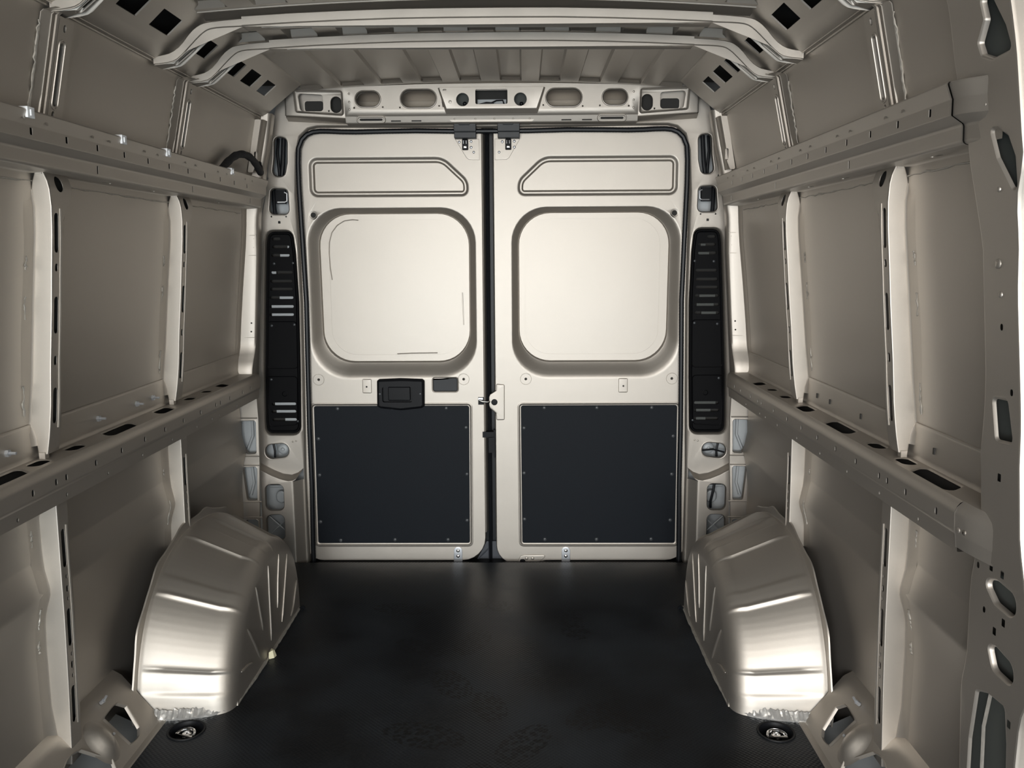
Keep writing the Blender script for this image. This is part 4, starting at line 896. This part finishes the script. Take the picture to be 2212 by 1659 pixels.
b = MB(); b.add([(-.703, -.945, .001), (-.688, -.935, .001), (-.685, -.918, .001), (-.700, -.912, .001), (-.703, -.94, .022), (-.693, -.932, .026), (-.691, -.918, .020), (-.702, -.914, .024)], [(0, 1, 2, 3), (4, 7, 6, 5), (0, 4, 5, 1), (1, 5, 6, 2), (2, 6, 7, 3), (3, 7, 4, 0)])
tag(b.build('foam_scrap', FOAM), 'small pale yellow foam scrap on the floor against the left wheel arch', 'scrap')

# ------------------------------------------------------------------ SILL PRESSINGS in front of the wheel arches
def sill(u, v, q=0): return (.90 + .105 * v - q * .78, u, .002 + .132 * v + q * .62)
for sd, nm in SIDES:
    t = thing('sill_pressing', 'sloping pressed sill with cut-outs between the %s floor edge and wall' % nm, 'sill', (sd * .95, -1.45, 0))
    h1 = rp([(-1.455, .74), (-1.405, .74), (-1.375, .58), (-1.392, .16), (-1.425, .08), (-1.46, .16)], [.015, .015, .03, .012, .012, .01], 4)
    h1 = rp([(p[0], p[1]) for p in [(-1.462, .72), (-1.398, .74), (-1.376, .58), (-1.396, .20), (-1.42, .10), (-1.453, .14)]], .02, 5)
    h2 = rp([(-1.635, .72), (-1.60, .66), (-1.572, .42), (-1.545, .22), (-1.56, .06), (-1.68, .06), (-1.70, .6)], .015, 4)
    ho = [lambda k, h=h: inset_loop(h, k) for h in (h1, h2)]
    b = MB(); mm = sill
    yy = [-2.4, -1.30]
    b.sheet([(-2.4, 0.0), (-1.30, 0.0), (-1.30, .93), (-2.4, .93)], [inset_loop(h1, -.012), inset_loop(h2, -.012)] + [rp(rect(-2.2, .1, -1.85, .65), .03, 3)], mm)
    for h in (h1, h2): b.press(inset_loop(h, -.012), inset_loop(h, .001), [(0, 0), (.15, .0004), (.4, .0025), (.6, .0028), (.8, .001), (1, -.004)], mm, cap=False)
    b.loft([[mm(y, .93) for y in yy], [(1.003, y, .132) for y in yy], [(1.012, y, .138) for y in yy], [(1.033, y, .150) for y in yy]])
    b.loft([[mm(y, 0) for y in yy], [(.893, y, .003) for y in yy], [(.885, y, .0035) for y in yy], [(.882, y, 0) for y in yy]])
    b.build('pressing', PAINT, t, sd)
    b = MB(); c = mm(-1.515, .56, 0); rings = []
    for k, hh in ((1, -.001), (.85, .001), (.65, .008), (.45, .017), (.25, .022), (.08, .023)): rings.append([tuple(Vector(mm(-1.525 + .050 * k * math.cos(a), .50 + .40 * k * math.sin(a), hh))) for a in [i * 2 * PI / 20 for i in range(20)]])
    b.loft(rings, True, False, True); b.build('raised_dome', PAINT, t, sd)
    b = MB(); b.tube([mm(-1.437, .92, .002), mm(-1.437, .92, .014)], .006, 8); b.tube([mm(-1.437, .92, .014), mm(-1.437, .95, .028)], .0035, 6); b.tube([mm(-1.496, .46, .012), mm(-1.496, .46, .018)], .004, 6); build_each(b, 'screw', ZINC, t, sd)
    b = MB(); b.loft([[(.90, -2.4, -.05), (.90, -1.3, -.05)], [(1.04, -2.4, .02), (1.04, -1.3, .02)]]); b.build('cavity_floor', PRIMER, t, sd)

# ------------------------------------------------------------------ TIE-DOWN RINGS
def tie(x, label, rot):
    t = thing('tie_down_ring', label, 'tie-down', (x, tie_y, 0), 'floor tie-down rings')
    b = MB(); r = tie_r
    b.loft([[(x + k * math.cos(a), tie_y + k * math.sin(a), z) for a in [i * 2 * PI / 28 for i in range(28)]] for k, z in ((r + .006, .0005), (r + .005, .0025), (r, .002), (r - .003, -.004), (r - .008, -.024))], True, False, True)
    b.build('cup', BLACK, t)
    b = MB(); pts = []
    for i in range(13): a = PI * i / 12; pts.append((.026 * math.cos(a), .026 * math.sin(a)))
    pts = [(.026, -.004)] + pts + [(-.026, -.004)]
    ca, sa = math.cos(rot), math.sin(rot)
    P3 = [(x + u * ca - v * sa, tie_y - .012 + u * sa + v * ca, -.006 + .004 * (v / .03)) for u, v in pts]
    b.tube(P3, .0042, 8, closed=True); b.build('ring', CHROME, t)
    b = MB(); cx, cy = x - .004 * sa * 2, tie_y - .012 + .010
    b.loft([[(cx + k * math.cos(a), cy + k * math.sin(a), z) for a in [i * 2 * PI / 16 for i in range(16)]] for k, z in ((.017, -.022), (.017, -.010), (.012, -.006), (.006, -.006), (.005, -.009))], True, False, True)
    b.build('bolt_head', CHROME, t)
tie(-tie_x, 'chrome tie-down ring in a round black cup before the left wheel arch', -.25)
tie(tie_x, 'chrome tie-down ring in a round black cup before the right wheel arch', .1)

# ------------------------------------------------------------------ WIRING LOOM at the rear left
b = MB(); pts = smooth_poly([(-.905, -.62, 1.55), (-.905, -.52, 1.60), (-.893, -.45, 1.64), (-.875, -.40, 1.652), (-.862, -.34, 1.640), (-.862, -.27, 1.607), (-.875, -.21, 1.600), (-.89, -.19, 1.64)], 2)
b.tube(pts, [.013 + .0012 * math.sin(i * 2.1) for i in range(len(pts))], 10)
tag(b.build('wiring_loom', TAPE), 'black taped cable arching out of the upper left corner', 'cable')

# ------------------------------------------------------------------ FRONT DOOR PILLAR on the right
PLX = [(0, .972), (.7, .955), (1.0, .948), (1.3, .925), (1.45, .902), (1.6, .892), (1.7, .880), (1.86, .845)]
def plx(z): return interp(PLX, z)
t = thing('side_door_pillar', 'wide punched pillar at the front end of the right wall beside the door opening', 'pillar', (.95, -2.05, 0))
LE = [(0, -1.985), (.30, -1.985), (.47, -1.975), (.53, -1.99), (.68, -1.99), (.80, -2.015), (.93, -2.0), (1.07, -2.01), (1.3, -2.0), (1.50, -1.97), (1.60, -1.93), (1.86, -1.90)]
RE = [(0, -2.15), (.42, -2.155), (.50, -2.16), (.56, -2.185), (.64, -2.175), (.72, -2.155), (.80, -2.13), (.93, -2.115), (1.05, -2.11), (1.22, -2.10), (1.37, -2.105), (1.435, -2.132), (1.53, -2.12), (1.64, -2.105), (1.70, -2.095), (1.86, -2.07)]
RE = sorted(RE); le = lambda z: interp(LE, z); re_ = lambda z: interp(RE, z)
zs = frange(0, 1.86, 63); m = YZ(plx); b = MB()
def ypt(y, z, x0): return (y + (plx(z) - x0) * -1.9, z)       # from the plane x0 to the real face
tri = rp([ypt(*p, .88) for p in ((-2.018, 1.70), (-2.021, 1.665), (-1.991, 1.633), (-1.996, 1.612), (-2.025, 1.600), (-2.078, 1.603), (-2.072, 1.64), (-2.045, 1.70))], .006, 3)
h2 = rp([ypt(*p, .90) for p in ((-2.046, 1.488), (-2.065, 1.486), (-2.092, 1.470), (-2.104, 1.436), (-2.090, 1.388), (-2.080, 1.388), (-2.058, 1.44))], .005, 3)
rct = rp([ypt(*p, .95) for p in ((-2.041, 1.034), (-2.084, 1.036), (-2.096, .966), (-2.048, .962))], .008, 3)
o1 = rp([ypt(*p, .95) for p in ((-2.020, .702), (-2.064, .714), (-2.122, .708), (-2.122, .668), (-2.06, .672))], .019, 6)
o2 = rp([ypt(*p, .95) for p in ((-2.042, .588), (-2.066, .594), (-2.120, .585), (-2.122, .548), (-2.06, .550))], .019, 6)
big = rp([ypt(*p, .95) for p in ((-2.010, .484), (-2.040, .496), (-2.098, .500), (-2.106, .44), (-2.108, .30), (-2.105, .10), (-1.975, .10), (-1.99, .38))], .008, 3)
sq = [ypt(*p, .95) for p in ((-2.061, .898), (-2.045, .732), (-2.080, .731), (-2.088, .648), (-2.061, .621), (-2.114, .478), (-2.138, .449))]
dots = [ypt(-2.119, 1.401, .90), ypt(-2.047, 1.160, .93), ypt(-2.062, 1.052, .93), ypt(-2.125, 1.062, .93), ypt(-2.002, .720, .95), ypt(-2.026, .646, .95)]
egg = [ypt(-2.082, 1.112, .93)]
bigs = [tri, h2, rct, o1, o2, big]
holes = bigs + [rp(rect(y - .005, z - .007, y + .005, z + .007), .001, 1) for y, z in sq] + [slot(y, z, .004, .006, 3) for y, z in dots] + [slot(y, z, .0075, .013, 4) for y, z in egg]
holes = [h for h in holes if all(le(z) - .004 > y > re_(z) + .002 for y, z in h)]
b.sheet([(le(z), z) for z in zs] + [(re_(z), z) for z in zs[::-1]], [inset_loop(h, -.006) if h in bigs else h for h in holes], m)
for h in holes:
    if h in bigs: b.press(inset_loop(h, -.006), inset_loop(h, .001), [(0, 0), (.3, .0006), (.6, -.001), (.85, -.003), (1, -.009 if h in (o1, o2, tri) else -.004)], m, cap=False)
b.loft([[m(le(z), z) for z in zs], [m(le(z) + .006, z, -.002) for z in zs], [m(le(z) + .016, z, -.010) for z in zs], [(skin(z) - .001, le(z) + .05, z) for z in zs]])
b.build('pillar_face', PAINT, t)
b = MB(); b.loft([[m(re_(z), z) for z in zs], [m(re_(z) - .003, z, -.001) for z in zs], [m(re_(z) - .006, z, -.006) for z in zs], [m(re_(z) - .008, z, -.04) for z in zs], [m(re_(z) - .02, z, -.06) for z in zs], [m(re_(z) - .022, z, -.12) for z in zs]]); b.build('door_jamb', PAINT, t)
b = MB(); b.loft([[(plx(z) + .025, -2.14, z) for z in zs], [(plx(z) + .025, -1.97, z) for z in zs]]); b.build('pillar_shade_backing', CAVITY, t)  # backing coloured dark for the shade behind the pillar holes
b = MB(); b.tube([(.972, -2.055, .50), (.972, -2.04, .42), (.972, -2.045, .34), (.975, -2.06, .1)], .0035, 6); b.build('pillar_wire', SEALER, t)
b = MB()
for y, z, r in ((-2.047, 1.267, .009), (-2.055, 1.215, .006), (-2.027, 1.53, .005), (-2.062, 1.389, .005)): b.dome(m(y - .0, z, 0), (-1, 0, 0), r, .003, 10)
build_each(b, 'raised_pip', PAINT, t)
